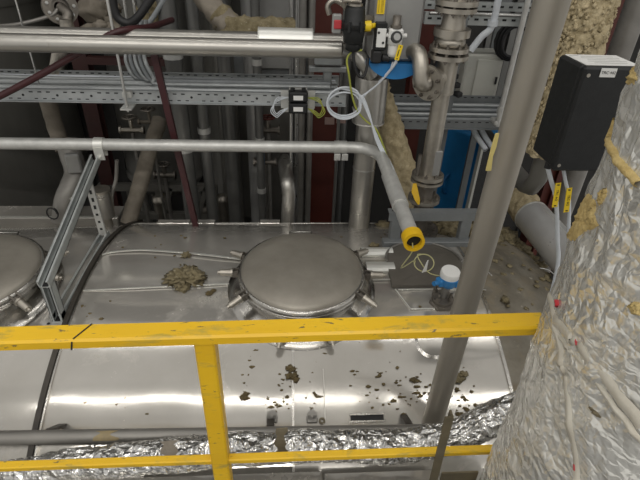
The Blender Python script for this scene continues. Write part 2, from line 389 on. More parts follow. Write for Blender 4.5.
# lugs and slot low on the front
for x_ in (272, 312):
    p = onT(x_, 419, 0); t = ang(p.y); d = V((0, math.sin(t), math.cos(t))); dn = V((0, -d.z, d.y))
    M3 = Matrix((V((1, 0, 0)), -dn, d)).transposed()
    q = MB().box(p+d*.008, (.046, .034, .012), M3=M3, ch=.004); q.cyl(p-dn*.012+d*.002, p-dn*.012+d*.014, .023, n=16); q.bolt(p+d*.012-dn*.01, d, .007, .006)
    part('lug', q, m_gpipe, tk)
p = onT(367, 418, 0); t = ang(p.y); d = V((0, math.sin(t), math.cos(t))); dn = V((0, -d.z, d.y)); M3 = Matrix((V((1, 0, 0)), -dn, d)).transposed()
q = MB().box(p+d*.003, (.14, .022, .010), M3=M3); q.mat(1); q.box(p+d*.006-dn*.014, (.15, .006, .014), M3=M3); q.box(p+d*.006+dn*.014, (.15, .006, .014), M3=M3)
part('slot', q, [m_dark, m_rim], tk, 'dark slotted opening low on the tank')
p = onT(322, 421); q = MB().ring(p, p+V((0, -.006, .01)), .014, .006, 14); part('eyelet', q, m_iron, tk)
p = onT(433, 345); t = ang(p.y)
q = MB().lathe(p+V((0, .02, -.01)), [(.085, 0), (.085, .012), (.085, .012), (.07, .02)], (0, math.sin(t), math.cos(t)), 32); part('nozzle_ring', q, m_rim, tk)

# ================================================================== MANWAY HATCHES
def hatch(cx, cy, label):
    zt = tz(cy); zr = -1.472
    h = thing('manway_hatch', label, 'hatch', (cx, cy, zt-.03), 'round manway hatches on the tank')
    o = (cx, cy, 0); tilt = V((0, -.045, 1)).normalized()
    q = MB()
    n = 64; vs = []
    for rr, hh in ((.37, 0), (.37, .012), (.33, .014), (.28, .03)):      # skirt following the tank
        for j in range(n):
            a = 2*PI*j/n; y = cy+rr*math.sin(a); vs.append((cx+rr*math.cos(a), y, tz(y)+hh-.004))
    q.add(vs, [(i*n+j, i*n+(j+1) % n, (i+1)*n+(j+1) % n, (i+1)*n+j) for i in range(3) for j in range(n)], True)
    part('skirt', q, m_rim, h)
    O = V((cx, cy, zr))
    part('collar', MB().lathe(O, [(.285, -.16), (.285, -.03), (.285, -.03), (.30, -.028)], tilt, 64), m_rim, h)
    part('rim', MB().lathe(O, [(.30, -.035), (.312, -.03), (.314, -.012), (.314, -.012), (.309, -.008), (.314, -.004), (.314, -.004), (.312, .012), (.303, .018), (.296, .016)], tilt, 72), m_rim, h)
    prof = [(.300, .014)]+[(.296*math.cos(a), .018+.047*math.sin(a)**.9) for a in [PI/2*i/14 for i in range(1, 14)]]+[(.0005, .065)]
    part('lid', MB().lathe(O, prof, tilt, 72), m_lid, h, 'slightly domed dull steel lid')
    q = MB().tube([O+V((-.06, .315, .01)), O+V((-.06, .345, .014)), O+V((.06, .345, .014)), O+V((.06, .315, .01))], .006, 8); part('grab_handle', q, m_rim, h)
    for k, (a, dr) in enumerate(((178, 0), (152, 0), (212, .35), (254, 1.0), (289, 1.0), (327, .35), (-3, 0), (30, 0))):
        a = math.radians(a); d = V((math.cos(a), math.sin(a), -dr)).normalized(); s_ = V((-math.sin(a), math.cos(a), 0))
        p0 = O+V((math.cos(a)*.312, math.sin(a)*.312, -.012-.014*math.sin(a)))
        if dr > .5: p0 = p0+V((math.cos(a)*.02, math.sin(a)*.02, -.055))
        q = MB()
        for sg in (-1, 1): q.bar(p0-d*.012+s_*.016*sg, p0+d*.028+s_*.016*sg, .008, .03, s_.cross(d))
        q.cyl(p0+d*.01-s_*.026, p0+d*.01+s_*.026, .006, n=10)
        q.cyl(p0+d*.006, p0+d*.095, .008, n=10)
        c = part('clamp', q, m_cast, h)
        q = MB().cyl(p0+d*.036, p0+d*.092, .019, .017, 12); q.cyl(p0+d*.030, p0+d*.040, .023, n=14); q.cyl(p0+d*.092, p0+d*.105, .010, n=8)
        part('clamp_nut', q, m_ss, c)
    return h
h1 = hatch(.07, 1.95, 'round domed manway hatch in the middle of the tank, seen whole')
h2 = dup(h1, (-1.495, 1.95, tz(1.95)-.03), 'round domed manway hatch cut off by the left edge of the picture')

# ================================================================== PIPES IN FRONT OF THE TANK
p0 = A(0, 438, 1.2); p1 = A(432, 431, 1.2)
g = thing('grey_pipe', 'dull grey pipe running along the front foot of the tank', 'pipe', ((p0+p1)/2))
part('pipe_run', MB().cyl(p0+(p0-p1)*.8, p1, .027, n=24), m_gpipe, g)
xa_, xb_ = A(93, 434, 1.2).x, A(120, 434, 1.2).x
zb_ = p0.z+(p1.z-p0.z)*((xa_+xb_)/2-p0.x)/(p1.x-p0.x)
q = MB().ribbon([V((xa_+(xb_-xa_)*.5+.006*math.sin(i*1.3), 1.2-.0265*math.cos(a), zb_+.0265*math.sin(a))) for i, a in enumerate([.35+.2*k for k in range(8)])], V((1, 0, 0)), lambda i: (xb_-xa_)*(.7+.3*math.sin(i*.9+.5)), .0016, lambda i: V((0, -math.cos(.35+.2*i), math.sin(.35+.2*i)))); part('tape_band', q, mat('tan tape', (.30, .235, .12, 1), (.22, .18, .11, 1), 0, (.5, .7), 30), g, 'tan band on the pipe')
for px_c in (45, 270, 410):
    c = A(px_c, 434, 1.2); c = V((c.x, 1.2, p0.z+(p1.z-p0.z)*(c.x-p0.x)/(p1.x-p0.x)))
    q = MB().bar(c+V((0, .03, 0)), V((c.x, 1.31, tz(1.31)+.005)), .03, .012); part('pipe_bracket', q, m_strap, g)
c = A(96, 444, 1.2); q = MB()
cz = p0.z+(p1.z-p0.z)*(c.x-p0.x)/(p1.x-p0.x)
q.tube([V((c.x-.012, 1.18, cz-.024)), V((c.x-.014, 1.165, cz-.06)), V((c.x+.008, 1.165, cz-.06)), V((c.x+.006, 1.18, cz-.026))], .004, 8); q.bar((c.x-.02, 1.17, cz-.05), (c.x+.05, 1.16, cz-.048), .008, .006)
part('hanging_clip', q, m_rub, g, 'small black clip hooked on the pipe')

pts = [A(x_, y_, 1.09) for x_, y_ in ((8, 474), (60, 466), (112, 461), (150, 458), (202, 452), (300, 447), (380, 446), (440, 440), (495, 419), (540, 400))]
P = smooth_path(pts, 28)
q = MB(); n = 72; vs = []
for i, p in enumerate(P):
    f = i/(len(P)-1); r = .046+.014*min(1, f*4)
    for j in range(n):
        a = 2*PI*j/n; s_ = V((0, math.cos(a), math.sin(a)))
        pp = p+s_*r
        rid = abs(noise.noise(pp*26))+.6*abs(noise.noise(pp*58+V((3, 1, 5))))
        e = .010*(rid-.35)+.012*noise.noise(pp*7)
        vs.append(p+s_*(r+e))
q.add(vs, [(i*n+j, i*n+(j+1) % n, (i+1)*n+(j+1) % n, (i+1)*n+j) for i in range(len(P)-1) for j in range(n)], True)
q.add(vs[:n], [list(range(n))]); q.add(vs[-n:], [list(range(n))])
fp = solo('foil_wrapped_pipe', q, m_foilp, 'lagged pipe wrapped in crinkled silver foil along the tank foot', 'pipe')
c = A(281, 437, 1.05); q = MB()
rib = [V((c.x+.004*math.sin(k), 1.09-.079*math.cos(a), c.z+0.0-.012+.079*math.sin(a))) for k, a in enumerate([-.35+.17*i for i in range(9)])]
q.ribbon(rib, V((1, 0, .1)), lambda i: .034+.012*math.sin(i*1.9), .003, V((0, -.7, .7)))
c2 = A(172, 452, 1.05); q2 = MB()
q2.ribbon([V((c2.x+.004*math.sin(k), 1.09-.074*math.cos(a), c2.z-.012+.074*math.sin(a))) for k, a in enumerate([.1+.17*i for i in range(7)])], V((1, 0, .1)), lambda i: .05+.02*math.sin(i*2.3), .003, V((0, -.7, .7)))
solo('cardboard_scrap', q2, m_tan, 'beige scrap of lagging bent over the foil wrapped pipe left of the yellow post', 'scrap')
solo('cardboard_scrap', q, m_iron, 'brown scrap of lagging bent over the foil wrapped pipe right of the yellow post', 'scrap')
# clad duct below
dc = thing('insulated_duct', 'low sheet metal duct below the foil wrapped pipe at the bottom edge', 'duct', (-.5, 1.01, -1.9))
q = MB().box((-1.0, 1.0, -1.835), (2.26, .18, .10), ch=.006); part('duct_casing', q, m_clad, dc)
q = MB().box((.36, 1.0, -1.845), (.45, .18, .09), ch=.006); part('duct_casing', q, m_clad, dc)
q = MB().box((-1.0, .99, -1.783), (2.26, .008, .006)); part('casing_rib', q, m_sheet, dc)
q = MB().box((.36, .99, -1.797), (.45, .008, .006)); part('casing_rib', q, m_sheet, dc)

# steel riser crossing the picture
b = V((.612, 1.285, 0)); b.z = tz(1.285)
q = MB().tube([b+V((0, 0, .004)), b+V((0, -.002, .02)), b+V((.008, -.012, .8)), b+V((.020, -.05, 2.2))], .0425, 32)
solo('steel_pipe', q, m_pipe, 'bare steel pipe slanting across the right half in front of everything but the rail', 'pipe')

# angle iron by the rail
a0 = A(451, 417, .70); q = MB()
q.bar(V((a0.x+.012, .70, -1.86)), V((a0.x-.004, .70, a0.z)), .020, .005, (0, 1, 0)); q.bar(V((a0.x+.020, .710, -1.86)), V((a0.x+.004, .710, a0.z)), .005, .020, (0, 1, 0))
solo('angle_iron', q, m_iron, 'brown stained angle iron standing upright in front of the lower rail', 'metal bar')
q = MB().bar((.462, .735, -1.86), (.462, .735, -1.235), .10, .005, (0, 1, 0))
solo('steel_plate', q, m_iron, 'brown steel plate standing below the lower rail end beside the foil column', 'plate')

# ================================================================== FOIL COLUMN
fc = thing('foil_clad_column', 'fat upright duct lagged in crumpled silver foil at the right edge', 'insulated duct', (CX, CY, -1.86))
def colpt(a, z, off=0):
    d = V((math.cos(a), math.sin(a), 0)); u = a*CR; p = V((CX, CY, z))+d*CR
    w = noise.noise(p*5)*.05
    q1 = V(((u*.8+z*.6)*6+w*9, (z*.8-u*.6)*2.2, 1)); q2 = V(((u*.5-z*.85)*11+w*9, (z*.5+u*.85)*3.5, 5)); q3 = V(((u*.95+z*.3)*19, (z*.95-u*.3)*9, 9))
    cr = lambda q, k: max(0.0, 1-abs(noise.noise(q))*k)
    e = .008*noise.noise(p*3.0)+.0042*cr(q1, 5)+.0036*cr(q2, 5)+.003*cr(q3, 3.5)+.002*noise.noise(p*17)
    return V((CX, CY, z))+d*(CR+e+off)
na, nz_ = 440, 470; vs = []; z0, z1 = -1.86, .35
for i in range(nz_+1):
    for j in range(na): vs.append(colpt(2*PI*j/na, z0+(z1-z0)*i/nz_))
q = MB().add(vs, [(i*na+j, i*na+(j+1) % na, (i+1)*na+(j+1) % na, (i+1)*na+j) for i in range(nz_) for j in range(na)], True)
q.add(vs[-na:], [list(range(na))]); q.add(vs[:na], [list(range(na))])
part('foil_jacket', q, m_foil, fc)
def az(p): return math.atan2(p.y-CY, p.x-CX)
def patch(poly, mt, name, label, lift=.004, seed=1):
    n = 48; k = len(poly); out = []
    for i in range(n):
        f = i*k/n; a = V(poly[int(f) % k]); b = V(poly[(int(f)+1) % k]); q = a.lerp(b, f-int(f))
        out.append(q+V((noise.noise(V((i*.9, seed, 1))), noise.noise(V((i*.9, seed, 9)))))*1.6)
    c = sum((V(q) for q in poly), V((0, 0)))/k; vs = []; nr = 12
    for i in range(nr+1):
        for q in out:
            r = c.lerp(q, i/nr); p = onC(r.x, r.y); f = 1-(i/nr)**5
            vs.append(colpt(az(p), p.z, -.006+(.006+lift)*f+.004*f*fbm((r.x*.1, r.y*.1, seed), 3, 3)))
    return part(name, MB().add(vs, [(i*n+j, i*n+(j+1) % n, (i+1)*n+(j+1) % n, (i+1)*n+j) for i in range(nr) for j in range(n)], True), mt, fc, label)
patch([(597, 190), (602, 200), (600, 213), (606, 227), (596, 232), (588, 235), (578, 246), (567, 246), (569, 232), (574, 218), (580, 203), (588, 192)], m_woolg, 'torn_patch', 'ochre wool showing through torn foil')
patch([(605, 188), (613, 186), (613, 196), (607, 205), (602, 208), (600, 200)], m_woolg, 'torn_patch', 'small tear showing ochre wool', .004, 4)
patch([(629, 305), (636, 300), (645, 302), (645, 316), (634, 314)], m_woolg, 'torn_patch', None, .004, 7)
patch([(583, 396), (590, 402), (601, 413), (603, 418), (592, 410)], m_iron, 'torn_patch', 'dark tear in the foil', .003, 9)
patch([(579, 427), (585, 430), (584, 438), (579, 435)], m_iron, 'torn_patch', None, .003, 3)
patch([(628, 62), (640, 66), (645, 84), (634, 88), (628, 78)], m_woolg, 'torn_patch', None, .003, 12)
def strip(pix, w_, mt, name, label=None, lift=.004, rag=0):
    k = []
    for i in range(len(pix)-1):
        for j in range(14): k.append(V(pix[i]+(0,)).lerp(V(pix[i+1]+(0,)), j/14))
    k.append(V(pix[-1]+(0,)))
    s = [onC(p.x, p.y) for p in k]; uz = [(az(p), p.z) for p in s]; vs = []; nw = 4
    for i in range(len(uz)):
        a, z = uz[i]; a2, z2 = uz[min(i+1, len(uz)-1)]; a1, z1_ = uz[max(i-1, 0)]
        tx, ty = (a2-a1)*CR, z2-z1_; l = math.hypot(tx, ty) or 1; nx, ny = -ty/l, tx/l
        ww = w_*(1+rag*noise.noise(V((i*.7, w_*90, 1))))
        for t in range(nw+1):
            f = (t/nw-.5)*ww
            edge = t in (0, nw)
            vs.append(colpt(a+nx*f/CR, z+ny*f, lift if not edge else -.001))
    q = MB().add(vs, [(i*(nw+1)+t, i*(nw+1)+t+1, (i+1)*(nw+1)+t+1, (i+1)*(nw+1)+t) for i in range(len(uz)-1) for t in range(nw)], True)
    return part(name, q, mt, fc, label)
strip([(553, 296), (559, 330), (568, 390), (575, 440), (580, 482)], .016, m_tape, 'tape', 'narrow milky tape running down the foil', .005)
strip([(556, 318), (580, 345), (612, 385), (645, 425)], .024, m_tape, 'tape', 'wide milky tape running down to the right')
strip([(560, 335), (590, 372), (620, 410), (645, 440)], .010, m_tape, 'tape')
strip([(598, 116), (610, 138), (626, 162), (646, 184)], .012, m_woolg, 'lagging_band', 'straw coloured band round the column', .007, .3)
for (x_, y_) in ((577, 466), (579, 342), (560, 304)):
    strip([(x_-.5, y_-3), (x_+.5, y_+3)], .006, m_redb, 'red_mark', 'small red print on the tape', .0055)

# ================================================================== STRUT SUPPORT FRAME
def channel(mb, p0, p1, ref, w=.050, h=.041, t=.004, slots=0):
    """U channel with lips, open towards ref; optional dark slots on the web"""
    p0 = V(p0); p1 = V(p1); x, u, d = frame(p1-p0, ref)
    mb.bar(p0, p1, w, t, ref, (0, -h/2+t/2))
    for sg in (-1, 1):
        mb.bar(p0, p1, t, h, ref, (sg*(w/2-t/2), 0)); mb.bar(p0, p1, .010, t, ref, (sg*(w/2-.006), h/2-t/2))
    mb.mat(1); mb.bar(p0+d*.002, p1-d*.002, w-.026, .002, ref, (0, -h/2+t+.001)); mb.mat(0)
    return mb
BX = -1.06
sf = thing('support_frame', 'zinc strut channel bracket standing on the tank and holding up the long conduit', 'bracket', (BX, 2.1, tz(2.1)))
UPV = (0, -.35, 1)
q = channel(MB(), (BX, 1.735, -1.372), (BX, 2.585, -1.150), (0, -.3, 1)); part('arm', q, [m_strut, m_dark], sf)
q = channel(MB(), (BX, 1.765, tz(1.765)+.004), (BX, 1.765, -1.385), (0, -1, 0)); part('leg', q, [m_strut, m_dark], sf)
q = channel(MB(), (BX, 1.74, tz(1.74)+.026), (BX, 2.47, tz(2.47)+.026), (0, 0, 1)); part('base_channel', q, [m_strut, m_dark], sf)
q = MB(); pa, pb = V((BX+.002, 2.435, tz(2.43)+.03)), V((BX-.012, 2.44, -1.205))
q.bar(pa, pb, .040, .012, (0, -1, 0)); q.mat(1)
for i in range(7): c = pa.lerp(pb, .12+.13*i); q.box(c+V((0, -.0065, 0)), (.013, .002, .024 if i > 2 else .013))
part('slotted_post', q, [m_galv, m_dark], sf)
q = MB().bar((BX-.045, 1.735, tz(1.735)+.004), (BX+.03, 1.735, tz(1.735)+.004), .05, .006, (0, 0, 1)); q.mat(1); q.cyl((BX-.035, 1.73, tz(1.735)+.008), (BX-.035, 1.73, tz(1.735)+.0095), .007, n=10)
part('foot_plate', q, [m_galv, m_dark], sf)

# ================================================================== CONDUIT
gc = thing('galvanised_conduit', 'long galvanised conduit running across the tank and bending towards the camera', 'conduit', (-.4, 2.6, -1.12))
YC, ZCN = 2.6, -1.083
path = [V((-2.6, YC, ZCN+.005)), V((-1.0, YC, ZCN+.003)), V((.0, YC, ZCN)), V((.36, YC, ZCN))]
for i in range(1, 13):
    a = PI/2*i/12; path.append(V((.36+.155*math.sin(a), YC-.155*(1-math.cos(a)), ZCN)))
path += [V((.515, 2.1, ZCN-.002)), V((.513, 1.66, ZCN-.006))]
part('pipe_run', MB().tube(path, .0325, 24, caps=True), m_galv, gc)
part('coupling', MB().ring((.515, 2.24, ZCN-.001), (.514, 1.93, ZCN-.004), 0.0385, .031), m_galv, gc)
q = MB().ring((.5135, 1.685, ZCN-.006), (.513, 1.632, ZCN-.007), .044, .031); q.mat(1); q.cyl((.513, 1.659, ZCN-.006), (.513, 1.655, ZCN-.006), .0315)
part('end_cap', q, [m_ycap, m_dark], gc, 'yellow plastic end cap')
q = MB().ring((BX+.005, YC, ZCN+.003), (BX+.055, YC, ZCN+.003), .039, .0322); q.bar((BX+.03, YC-.039, ZCN), (BX+.03, YC-.030, ZCN-.075), .05, .006, (0, 1, 0)); q.bar((BX+.03, YC+.03, ZCN), (BX+.03, YC+.02, ZCN-.07), .05, .006, (0, 1, 0))
q.bolt((BX+.03, YC-.037, ZCN-.055), (0, -1, 0), .008, .006)
part('pipe_clamp', q, m_sheet, gc, 'bright pipe clamp on the strut frame')
q = MB().ring((.265, YC, ZCN), (.335, YC, ZCN), .037, .0322)
for x_ in (.282, .325): q.box((x_, YC-.030, ZCN-.048), (.036, .006, .04), ch=.002); q.bolt((x_, YC-.034, ZCN-.055), (0, -1, 0), .007, .004)
part('saddle', q, m_galv, gc)

# wires out of the conduit end to the transmitter
T0 = A(441, 303, 1.83); TX = T0.x
tb = V((TX, 1.83, tz(1.83)))
th = V((TX+.012, 1.83, -1.43))
pth = [V((.513, 1.66, ZCN-.02)), V((.512, 1.64, ZCN-.06)), V((.50, 1.72, ZCN-.2))]
cc = A(424, 263, 1.95)
for i in range(22):
    a = PI*.9+2*PI*i/11; pth.append(cc+V((.050*math.cos(a), .045*math.sin(a)*.7, .030*math.sin(a)+.002*i/22)))
pth += [A(428, 272, 1.9), A(440, 276, 1.85), th+V((-.045, -.01, .02))]
solo('instrument_wire', MB().tube(pth, .0028, 8, k=4), mat('pale wire', (.50, .48, .24, 1), None, 0, (.4, .5)), 'thin yellowish wire looping from the yellow conduit end to the blue transmitter', 'wire')
q = MB().ribbon([A(428, 260, 1.9), A(424, 272, 1.9)], V((.9, .2, .2)), lambda i: (.006, .028)[i], .001, V((0, -1, .3)))
solo('cable_ties', q, m_white, 'white paper tag hanging on the yellowish wire loop', 'tag')

# ================================================================== TRANSMITTER
tr = thing('transmitter', 'small blue transmitter with a pale round cap on a flanged stem', 'instrument', tb)
nrm = V((0, (1.83-TY)/TR, math.cos(ang(1.83))))
q = MB().cyl(tb-nrm*.01, tb+nrm*.028, .062, n=6); q.cyl(tb+nrm*.028, tb+nrm*.045, .05, n=26)
for k in range(4): a = PI/4+k*PI/2; q.bolt(tb+V((.043*math.cos(a), .043*math.sin(a), .035)), (0, 0, 1), .013, .026)
part('flange', q, m_cast, tr)
part('stem', MB().tube([tb+V((0, 0, .03)), tb+V((.004, 0, .07)), th-V((0, 0, .03))], .0185, 16), m_gpipe, tr)
q = MB().lathe(th-V((0, 0, .045)), [(.02, 0), (.036, .012), (.042, .03), (.044, .062), (.044, .062), (.038, .066)], (0, -.12, 1), 28)
q.box(th+V((-.038, -.012, -.008)), (.05, .045, .042), .4, ch=.008); q.box(th+V((.030, -.02, -.008)), (.045, .045, .042), -.4, ch=.008); q.cyl(th+V((-.05, -.02, -.005)), th+V((-.085, -.04, .0)), .012, n=12)
hd = part('housing', q, m_blue, tr)
q = MB().lathe(th+V((0, -.001, .014)), [(.046, 0), (.047, .012), (.0465, .030), (.043, .036), (.043, .036), (.0005, .038)], (0, -.12, 1), 32)
part('cap', q, m_white, tr, 'pale grey screw cap')

# dark plate, sheets on the tank
q = MB(); n = 40; ring = []
for i in range(n+1): a = PI*i/n; ring.append((.738+.205*math.cos(a), 2.125+.205*math.sin(a)))
ring += [(.53, 1.93), (.945, 1.93)]
q.add([V((x, y, tz(y)+.004)) for x, y in ring]+[V((x, y, tz(y)+.022)) for x, y in ring], [tuple(range(len(ring), 2*len(ring)))]+[(i, (i+1) % len(ring), len(ring)+(i+1) % len(ring), len(ring)+i) for i in range(len(ring))])
cp = solo('cover_plate', q, m_plate, 'dark D-shaped cover plate lying on the tank behind the blue transmitter', 'plate')
rimp = [V((x, y, tz(y)+.026)) for x, y in ring[:n+1]]
part('plate_edge', MB().tube(rimp, .007, 8), m_gpipe, cp)
def sheet(px0, px1, py, dep, ry, label, seed):
    a = onT(px0, py); b_ = onT(px1, py); y = (a.y+b_.y)/2; q = MB()
    x0, x1 = a.x, b_.x; k = 5; pts = []
    for i in range(k+1):
        yy = y-dep/2+dep*i/k; pts.append(V(((x0+x1)/2, yy, tz(yy)+.010+.020*math.sin(PI*i/k)*ry)))
    q.ribbon(pts, V((1, 0, 0)), x1-x0, .003, V((0, 0, 1)))
    q.box(((x0+x1)/2, y-dep/2, tz(y-dep/2)+.004), (x1-x0, .003, .012)); q.box(((x0+x1)/2, y+dep/2, tz(y+dep/2)+.004), (x1-x0, .003, .012))
    return solo('sheet_metal_offcut', q, m_sheet, label, 'metal sheet', 'bright folded sheets by the hatch')
sheet(361, 392, 253, .085, 1, 'bright folded sheet right of the middle hatch, the farther one', 1)
sheet(366, 394, 268, .085, .6, 'bright folded sheet right of the middle hatch, the nearer one', 2)

# ================================================================== GREY FRAME
gf = thing('pipe_stand', 'low grey painted steel stand on the tank right of the yellow conduit end', 'stand', (.83, 2.35, tz(2.35)))
yb = 2.36; zt_ = -1.385
q = MB().bar((.565, yb, zt_), (1.09, yb, zt_), .05, .006, (0, 0, 1), (0, .024)); q.bar((.565, yb-.025, zt_), (1.09, yb-.025, zt_), .006, .052, (0, 0, 1))
q.mat(1); q.box((.60, yb, zt_+.0275), (.03, .012, .002)); part('top_beam', q, [m_gpaint, m_dark], gf)
for x_ in (.615, 1.02): q = MB().bar((x_, yb, tz(yb)), (x_, yb, zt_+.02), .06, .05, (0, 1, 0), ch=.004); part('leg', q, m_gpaint, gf)
q = MB().bar((.545, yb-.03, tz(yb-.03)+.02), (1.10, yb-.03, tz(yb-.03)+.02), .055, .042, (0, 0, 1), ch=.004); part('base_beam', q, m_gpaint, gf)

# ================================================================== FLANGED STAINLESS RISER
FX, FY = .795, 2.49
fr = thing('flanged_riser', 'stainless riser with bolted flanges and a side branch, rising behind the grey stand', 'pipe', (FX, FY, tz(FY)))
def zpx(py, px=440): return A(px, py, FY).z
def flange(z, r, t, o=None, d=V((0, 0, 1)), nb=8, name='flange', mt=None, par=None, br=.010, bl=.05):
    o = o or V((FX, FY, z)); q = MB().lathe(o-d*t/2, [(.02, 0), (r, 0), (r, 0), (r, t), (r, t), (.02, t)], d, 36)
    f = part(name, q, mt or m_ss, par or fr); x, u, _ = frame(d)
    for k in range(nb):
        a = 2*PI*(k+.5)/nb; p = o+(x*math.cos(a)+u*math.sin(a))*r*.8
        q = MB().bolt(p+d*t/2, d, br, .010); q.bolt(p-d*(t/2), -d, br, .010); q.cyl(p-d*t*.6, p+d*t*.6, br*.5, n=8); part('bolt', q, m_cast, f)
    return f
zA, zB = zpx(4, 458), zpx(51, 452)
c = V((FX, FY, 0))
part('pipe_run', MB().cyl(c+V((0, 0, zA-.01)), c+V((0, 0, .6)), .045, n=28), m_ss, fr)
flange(zA+.008, .100, .022); flange(zA-.022, .098, .02)
q = MB().lathe(c, [(.050, zA-.03), (.052, zA-.045), (.060, zA-.10), (.066, zA-.15), (.066, zB+.06), (.072, zB+.055), (.074, zB+.03), (.055, zB+.02)], (0, 0, 1), 32); part('reducer', q, m_ss, fr)
part('collar', MB().ring(c+V((0, 0, zB+.07)), c+V((0, 0, zB+.105)), .088, .05), m_ss, fr)
flange(zB+.012, .096, .020); flange(zB-.022, .100, .020)
zP = zpx(92, 443)
q = MB().tube([c+V((0, 0, zB-.03)), c+V((0, 0, zB-.12)), c+V((0, 0, zP))], lambda t: .058, 28); part('pipe_run', q, m_ss, fr)
zF = zpx(177, 427)
q = MB().cyl(c+V((0, 0, zP+.004)), c+V((0, 0, zF+.01)), .0455, n=28); part('pipe_run', q, m_ss, fr)
part('weld_ring', MB().ring(c+V((0, 0, zP-.003)), c+V((0, 0, zP+.005)), .060, .044), m_ss, fr)
q = MB().box(c+V((.028, -.03, zF+.10)), (.045, .03, .15), ch=.004); part('name_plate', q, m_act, fr)
flange(zF+.012, .090, .020, bl=.06); flange(zF-.016, .092, .016)
q = MB().lathe(c, [(.05, zF-.02), (.056, zF-.05), (.045, zF-.08), (.055, zpx(198, 425))], (0, 0, 1), 24); part('valve_body', q, m_cast, fr)
flange(zpx(198, 425), .092, .022); 
q = MB().cyl(c+V((-.07, -.03, zF)), c+V((-.07, -.03, zF+.15)), .011, n=10); part('stud', q, m_cast, fr)
q = MB().cyl(c+V((0, 0, zpx(198, 425))), c+V((0, 0, tz(FY)-.01)), .05, n=24); part('nozzle', q, m_cast, fr)
flange(tz(FY)+.045, .115, .022, mt=m_cast)
q = MB().ribbon([c+V((-.085, -.06, zF-.01)), c+V((-.082, -.075, zF-.05)), c+V((-.062, -.085, zF-.10)), c+V((-.05, -.085, zF-.13))], V((.9, .3, 0)), lambda i: (.022, .045, .035, .012)[i], .006, V((-.3, -.9, .1)))
part('tag', q, m_ycap, fr, 'yellow tag tied to the lower flange')
# side branch towards the left
zb = zB-.115
bo = c+V((-.055, -.02, zb-.02)); bd = V((-.72, -.62, -.12)).normalized()
q = MB().cyl(c+V((0, 0, zb)), bo+bd*.05, .05, n=24); part('branch', q, m_ss, fr)
flange(0, .088, .020, o=bo+bd*.055, d=bd); 
q = MB().tube([bo+bd*.06, bo+bd*.085+V((-.01, .01, .01)), A(419, 55, 2.47), A(409, 51, 2.56), A(400, 49, 2.72), A(396, 48, 2.95)], .040, 22, k=6); part('branch_elbow', q, m_ss, fr)

# ================================================================== WOOL CLUMPS AND DIRT ON THE TANK
def clump(px, py, sizes, label, mt, seed, group=None, name='wool_clump', cat='wool'):
    q = MB(); c = onT(px, py)
    for k, (dx, dy, r, sq) in enumerate(sizes):
        y = c.y+dy; q.lump((c.x+dx, y, tz(y)+r*sq*.55), r, (1.15, 1, sq), .6, 2.6, seed+k, 18, 24)
    return solo(name, q, mt, label, cat, group)
clump(184, 280, [(0, 0, .05, .6), (-.045, .0, .045, .5), (.05, -.01, .045, .55), (.015, .055, .035, .6), (.0, -.05, .032, .5), (.065, .02, .028, .5), (-.025, .035, .03, .6)], 'large torn clump of mineral wool lying on the tank between the two hatches', m_woold, 3)
clump(186, 256, [(0, 0, .017, .7), (.006, .015, .012, .7)], 'tiny crumb of wool on the tank behind the large torn clump', m_woold, 9)
clump(209, 294, [(0, 0, .013, .5), (.02, .02, .010, .5)], 'small thin flake of wool beside the bright lap joint', m_debris, 12)
clump(373, 246, [(0, 0, .018, .6), (.02, .0, .013, .6)], 'small brown crumb on the tank behind the folded bright sheets', m_woold, 14)
clump(292, 376, [(0, 0, .018, .5), (-.006, .03, .016, .5), (.012, -.015, .014, .5)], 'dark crumbly lump beside the seam below the middle hatch', m_debris, 16, 'dirt lumps below the middle hatch', 'dirt_lump', 'dirt')
clump(244, 397, [(0, 0, .014, .4), (.008, .012, .010, .4)], 'dark flat lump on the tank front nearest the yellow post', m_debris, 19, 'dirt lumps below the middle hatch', 'dirt_lump', 'dirt')
clump(413, 380, [(0, 0, .011, .35), (.02, -.004, .008, .35)], 'brown lump on the tank front left of the slanting pipe', m_debris, 21, 'dirt lumps below the middle hatch', 'dirt_lump', 'dirt')
clump(458, 378, [(0, 0, .02, .3), (.03, .015, .015, .3), (-.02, -.01, .013, .3)], 'brown flat smear of dirt on the tank front right of the slanting pipe', m_woold, 23, 'dirt lumps below the middle hatch', 'dirt_lump', 'dirt')
q = MB(); rnd = random.Random(5)
seeds = [(275, 404, 10, 7, 16), (284, 388, 8, 16, 10), (313, 398, 8, 6, 9), (415, 385, 25, 18, 20), (372, 378, 26, 16, 10), (400, 400, 40, 12, 26), (455, 390, 22, 22, 26), (470, 408, 16, 10, 10), (246, 380, 6, 18, 8), (320, 372, 60, 30, 16), (110, 390, 60, 30, 8), (90, 308, 12, 12, 16), (200, 250, 60, 20, 10), (350, 235, 60, 8, 10), (150, 235, 40, 8, 8), (440, 300, 20, 12, 8)]
for (x, y, sx, sy, k) in seeds:
    for _ in range(k):
        px, py = x+rnd.gauss(0, .6)*sx, y+rnd.gauss(0, .6)*sy
        p = onT(px, min(py, 414))
        if (p.x-.07)**2+(p.y-1.95)**2 < .37**2 or (p.x+1.495)**2+(p.y-1.95)**2 < .37**2 or p.x > .97: continue
        if abs(p.x-.62) < .06 and abs(p.y-1.285) < .06: continue
        r = rnd.choice((.003, .004, .005, .007, .009)); q.lump((p.x, p.y, p.z+r*.2), r, (rnd.uniform(.7, 1.8), rnd.uniform(.6, 1.2), .45), .4, 1.5, rnd.random()*50, 5, 8)
solo('dirt_flakes', q, m_debris, 'scattered brown flakes of dirt over the tank cladding', 'dirt', None, 'stuff')
